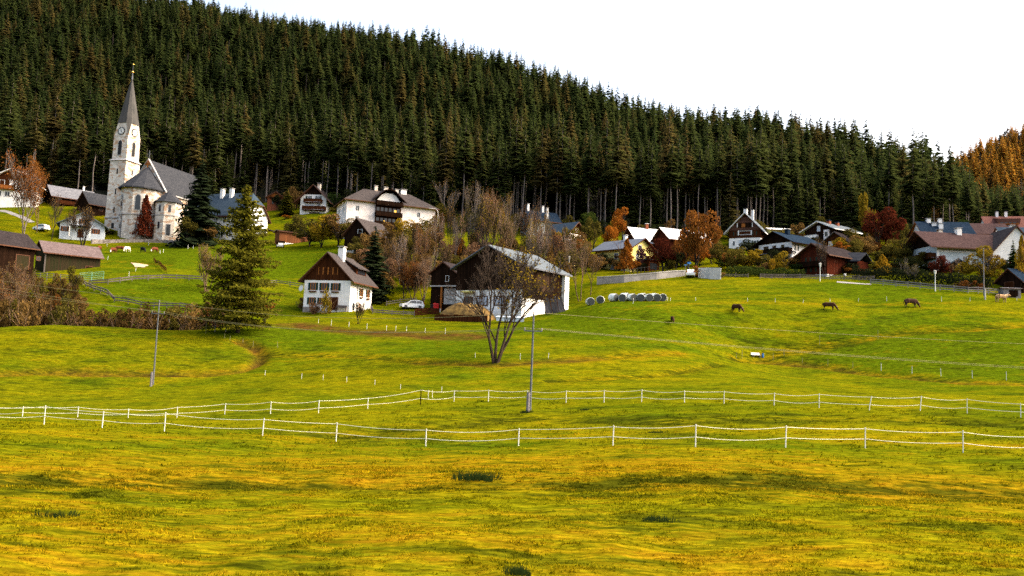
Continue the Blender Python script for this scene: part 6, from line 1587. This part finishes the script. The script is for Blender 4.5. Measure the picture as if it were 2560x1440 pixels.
# cows: one continuous skinned body in two poses
def skin_body(verts, edges, radii, name, mats, sub=2):
    me = bpy.data.meshes.new(name); me.from_pydata(verts, edges, []); o = bpy.data.objects.new(name, me); COL.objects.link(o)
    md = o.modifiers.new('s', 'SKIN'); md.use_smooth_shade = True
    for i, r_ in enumerate(radii): me.skin_vertices[0].data[i].radius = (r_ if hasattr(r_, '__len__') else (r_, r_)); me.skin_vertices[0].data[i].use_root = (i == 0)
    o.modifiers.new('u', 'SUBSURF').levels = sub
    dg = bpy.context.evaluated_depsgraph_get(); nm = bpy.data.meshes.new_from_object(o.evaluated_get(dg)); nm.name = name
    bpy.data.objects.remove(o); nm.materials.clear()
    for m in mats: nm.materials.append(m)
    return nm
def cow_mesh(graze, head_up=0.0):
    V = [(0, 0, 1.02), (-.55, 0, 1.05), (-.82, 0, 1.08), (.45, 0, 1.02), (.72, 0, 1.08)]          # barrel: belly, loin, rump, chest, withers
    Rr = [.36, .35, .26, .35, .29]; E = [(0, 1), (1, 2), (0, 3), (3, 4)]
    if graze: V += [(1.02, .05, .80), (1.22, .10, .48), (1.36, .14, .22), (1.46, .16, .08)]; Rr += [.19, .14, .12, .085]
    else: V += [(1.05, 0, 1.25 + head_up), (1.30, .05, 1.38 + head_up), (1.56, .08, 1.26 + head_up), (1.78, .08, 1.14 + head_up)]; Rr += [.20, .15, .13, .09]
    E += [(4, 5), (5, 6), (6, 7), (7, 8)]
    for x, sg, hind in ((-.74, .17, 1), (-.66, -.17, 1), (.56, .16, 0), (.66, -.16, 0)):
        b = len(V); root_ = 2 if hind else 3
        if hind: V += [(x, sg, .78), (x + .07, sg * 1.1, .58), (x - .09, sg * 1.1, .36), (x - .05, sg * 1.1, .03)]; Rr += [.16, .105, .06, .06]
        else: V += [(x, sg, .72), (x, sg * 1.05, .48), (x + .02, sg * 1.05, .30), (x, sg * 1.05, .03)]; Rr += [.13, .085, .058, .058]
        E += [(root_, b), (b, b + 1), (b + 1, b + 2), (b + 2, b + 3)]
    b = len(V); V += [(-1.0, 0, 1.10), (-1.05, .02, .8), (-1.04, .02, .45)]; Rr += [.05, .035, .05]; E += [(2, b), (b, b + 1), (b + 1, b + 2)]
    hd = 6; hx, hy, hz2 = V[hd]
    for sg in (1, -1):
        b = len(V); V += [(hx - .02, hy + sg * .16, hz2 + .06), (hx - .06, hy + sg * .32, hz2 + .05)]; Rr += [.05, .03]; E += [(hd, b), (b, b + 1)]
    b = len(V); V += [(-.42, 0, .70)]; Rr += [.15]; E += [(1, b)]
    return V, E, Rr
def coat(name, c1, c2, scale=1.4, thr=.55):
    m, t, b = nt(name); co = t.nodes.new('ShaderNodeTexCoord'); f = noise(t, co.outputs['Object'], scale, 2)
    t.links.new(mix(t, ramp(t, f, thr, thr + .05), c1, c2), b.inputs['Base Color']); b.inputs['Roughness'].default_value = .9; b.inputs['Specular IOR Level'].default_value = .05; return m
coats = dict(brownwhite=coat('red_brown_and_white_coat', (.11, .032, .016), (.62, .55, .48), 1.3, .56), brown=coat('red_brown_coat', (.10, .030, .014), (.13, .045, .02)),
 white=coat('cream_coat', (.68, .62, .50), (.60, .52, .40)), black=coat('black_coat', (.010, .010, .011), (.016, .015, .015)), grey=coat('grey_brown_coat', (.048, .022, .011), (.088, .052, .030), .9, .6), dark=coat('dark_brown_coat', (.060, .030, .020), (.09, .045, .03)), tan=coat('fawn_coat', (.30, .19, .10), (.45, .33, .2), .9))
cm = {}
for kx, args in (('graze', (True,)), ('stand', (False,))):
    cm[kx] = skin_body(*cow_mesh(*args), 'cow', [coats['brown']])
def cow(u, v, ang, pose, ct, label, s=1.0, d=None):
    p = HIT(u, v) if d is None else GND(u, d); o = mobj('cow', cm[pose]); o.location = p - Vector((0, 0, .03)); o.rotation_euler = (0, 0, R(ang)); o.scale = (s, s, s)
    o.material_slots[0].link = 'OBJECT'; o.material_slots[0].material = coats[ct]; tag(o, label, 'cow', None)
    # horns and muzzle as small parts
    hx, hy, hz2 = ((1.22, .10, .48), (1.30, .05, 1.38))[pose == 'stand']
    mb = MB()
    for sg in (1, -1): mb.tube([(hx - .04, hy + sg * .09, hz2 + .12), (hx - .03, hy + sg * .17, hz2 + .2), (hx + .03, hy + sg * .19, hz2 + .28)], [.03, .022, .008], 5)
    mb.build('horns', frame_white, o); return o
cow(248, 628, -80, 'graze', 'brownwhite', 'brown and white cow grazing nearest the purple roofed barn')
cow(283, 633, -95, 'graze', 'brownwhite', 'brown cow with white face grazing head on below the church tower', 1.05)
cow(300, 629, 200, 'graze', 'brown', 'red brown cow grazing side on below the church tower', 1.05)
cow(318, 630, 255, 'graze', 'white', 'cream white cow grazing below the church')
cow(356, 631, -40, 'graze', 'black', 'black cow grazing below the church')
cow(387, 631, 250, 'graze', 'brownwhite', 'brown cow with white legs grazing below the dark red maple')
cow(1681, 807, -95, 'graze', 'grey', 'small grey calf standing head on below the row of bales', .72)
cow(1841, 781, -60, 'graze', 'grey', 'grey brown cow grazing turned towards the viewer in the right meadow', .98)
cow(2072, 776, -28, 'graze', 'grey', 'brown cow grazing with pale rump in the middle of the right meadow', .98)
cow(2277, 768, -8, 'graze', 'dark', 'dark brown cow grazing side on in the right meadow', 1.05)
cow(2503, 756, 8, 'stand', 'tan', 'fawn cow standing with raised head near the right edge', 1.05)

# cars
def car(p, rz, label, paint, s=1.0):
    o = empty('parked_car', p, rz, label, 'car'); o.scale = (s, s, s)
    side = [(-2.15, .35), (-2.2, .75), (-2.1, 1.05), (-1.85, 1.5), (-1.2, 1.66), (-.2, 1.68), (.45, 1.55), (1.15, 1.08), (1.85, .92), (2.15, .72), (2.2, .4), (2.05, .25), (-2.0, .25)]
    mb = MB()
    wy = lambda z: .90 - max(0, z - .95) * .24
    for (x0, z0), (x1, z1) in zip(side, side[1:] + side[:1]): mb.poly([(x0, -wy(z0), z0), (x0, wy(z0), z0), (x1, wy(z1), z1), (x1, -wy(z1), z1)])
    low = [(x, z) for x, z in side if z < 1.2]
    mb.poly([(x, -wy(z), z) for x, z in side]); mb.poly([(x, wy(z), z) for x, z in reversed(side)])
    mb.build('body', paint, o)
    for sg in (-1, 1):
        for xs in (((-1.72, 1.08), (-.75, 1.08), (-.75, 1.55), (-1.62, 1.5)), ((-.65, 1.08), (.95, 1.08), (.38, 1.47), (-.2, 1.56), (-.65, 1.57))):
            m2 = MB(); A_ = [(x, sg * (wy(z) - .02), z) for x, z in xs]; B_ = [(x, sg * (wy(z) + .015), z) for x, z in xs]; m2.hull(A_, B_); m2.build('side_window', glass, o)
    m2 = MB(); m2.hull([(1.12, -.72, 1.12), (1.12, .72, 1.12), (.52, .62, 1.52), (.52, -.62, 1.52)], [(1.16, -.72, 1.13), (1.16, .72, 1.13), (.56, .62, 1.53), (.56, -.62, 1.53)]); m2.build('windscreen', glass, o)
    for x in (-1.35, 1.38):
        for sg in (-1, 1):
            m2 = MB(); k_ = 16; f = lambda r_, y: [(x + r_ * math.cos(6.2832 * j / k_), y, .33 + r_ * math.sin(6.2832 * j / k_)) for j in range(k_)]
            m2.hull(f(.33, sg * .72), f(.33, sg * .915)); w_ = m2.build('wheel', plastic_dark, o); m3 = MB(); m3.hull(f(.21, sg * .90), f(.20, sg * .93)); m3.build('rim', steel, w_)
    for sg in (-1, 1):
        m2 = MB(); m2.box(2.02, 2.19, sg * .72 - .16, sg * .72 + .16, .68, .80); m2.build('headlight', glass_pale, o)
        m2 = MB(); m2.box(-2.21, -2.08, sg * .78 - .08, sg * .78 + .08, .9, 1.3); m2.build('tail_light', plastic_red, o)
        m2 = MB(); m2.box(.70, .86, sg * 1.0 - .09, sg * 1.0 + .09, 1.05, 1.18); m2.build('mirror', paint, o)
paint_white = surf('white_car_paint', (.78, .79, .80), (.74, .75, .76), 1, .25, bmp=0, spec=.5)
car(HIT(1029, 772), R(203), 'white people carrier parked between the farmhouse and the barn', paint_white)
car(GND(103, 216), R(160), 'white car parked on the grass bank left of the small bluish house', paint_white)
car(GND(1727, 160), R(75), 'white car parked beside the white board wall', paint_white, .9)
# small farmyard things
def bin_(u, d, mat, label, s=1.0, name='bin'):
    p = GND(u, d); o = empty(name, p, .3, label, 'bin'); o.scale = (s, s, s); mb = MB(); mb.hull([(-.3, -.3, 0), (.3, -.3, 0), (.3, .3, 0), (-.3, .3, 0)], [(-.38, -.38, 1.1), (.38, -.38, 1.1), (.38, .38, 1.1), (-.38, .38, 1.1)]); mb.build('body', mat, o)
    mb = MB(); mb.hull([(-.4, -.42, 1.1), (.4, -.42, 1.1), (.4, .4, 1.15), (-.4, .4, 1.15)], [(-.36, -.38, 1.18), (.36, -.38, 1.18), (.36, .36, 1.26), (-.36, .36, 1.26)]); mb.build('lid', mat, o)
bin_(1089, 149, plastic_red, 'red bin beside the barn annex carport', 1.25); bin_(1081, 150, plastic_dark, 'dark bin left of the red bin by the carport', .9); bin_(1098, 148, white_paint, 'white tub right of the red bin by the carport', .6, 'tub')
# white bench in the meadow
p = HIT(1890, 893); o = empty('bench', p, .25, 'white bench standing alone in the right meadow', 'bench'); o.scale = (.68, .68, .68)
mb = MB(); mb.box(-1.0, 1.0, -.25, .2, .40, .46); mb.build('seat', white_paint, o); mb = MB(); mb.hull([(-1, .2, .5), (1, .2, .5), (1, .25, .5), (-1, .25, .5)], [(-1, .38, .95), (1, .38, .95), (1, .43, .95), (-1, .43, .95)]); mb.build('backrest', white_paint, o)
for x in (-.8, .8): mb = MB(); mb.box(x - .05, x + .05, -.22, .3, -.1, .40); mb.build('leg', steel, o)
p = HIT(1907, 893); o = empty('water_tub', p, 0, 'small blue tub right of the white bench', 'tub'); mb = MB(); mb.cone((0, 0, -.05), .13, .16, .6, 12); mb.build('body', plastic_blue, o); mb = MB(); mb.cone((0, 0, .55), .17, .17, .05, 12); mb.build('rim', steel, o)
# feeder on the pasture
p = GND(700, 206); o = empty('hay_rack', p, .2, 'dark roofed hay rack on the pasture below the orange shed', 'hay rack')
mb = MB(); mb.shell([[(-1.1, -.9, 1.5), (1.1, -.9, 1.5), (1.1, .0, 1.9), (-1.1, 0, 1.9)], [(-1.1, 0, 1.9), (1.1, 0, 1.9), (1.1, .9, 1.5), (-1.1, .9, 1.5)]], .1); mb.build('roof', dark_wood, o)
for x in (-.9, .9):
    for y in (-.6, .6): mb = MB(); mb.box(x - .06, x + .06, y - .06, y + .06, -.2, 1.5); mb.build('post', dark_wood, o)
mb = MB(); mb.box(-.85, .85, -.5, .5, .35, .8); mb.build('trough', white_paint, o)
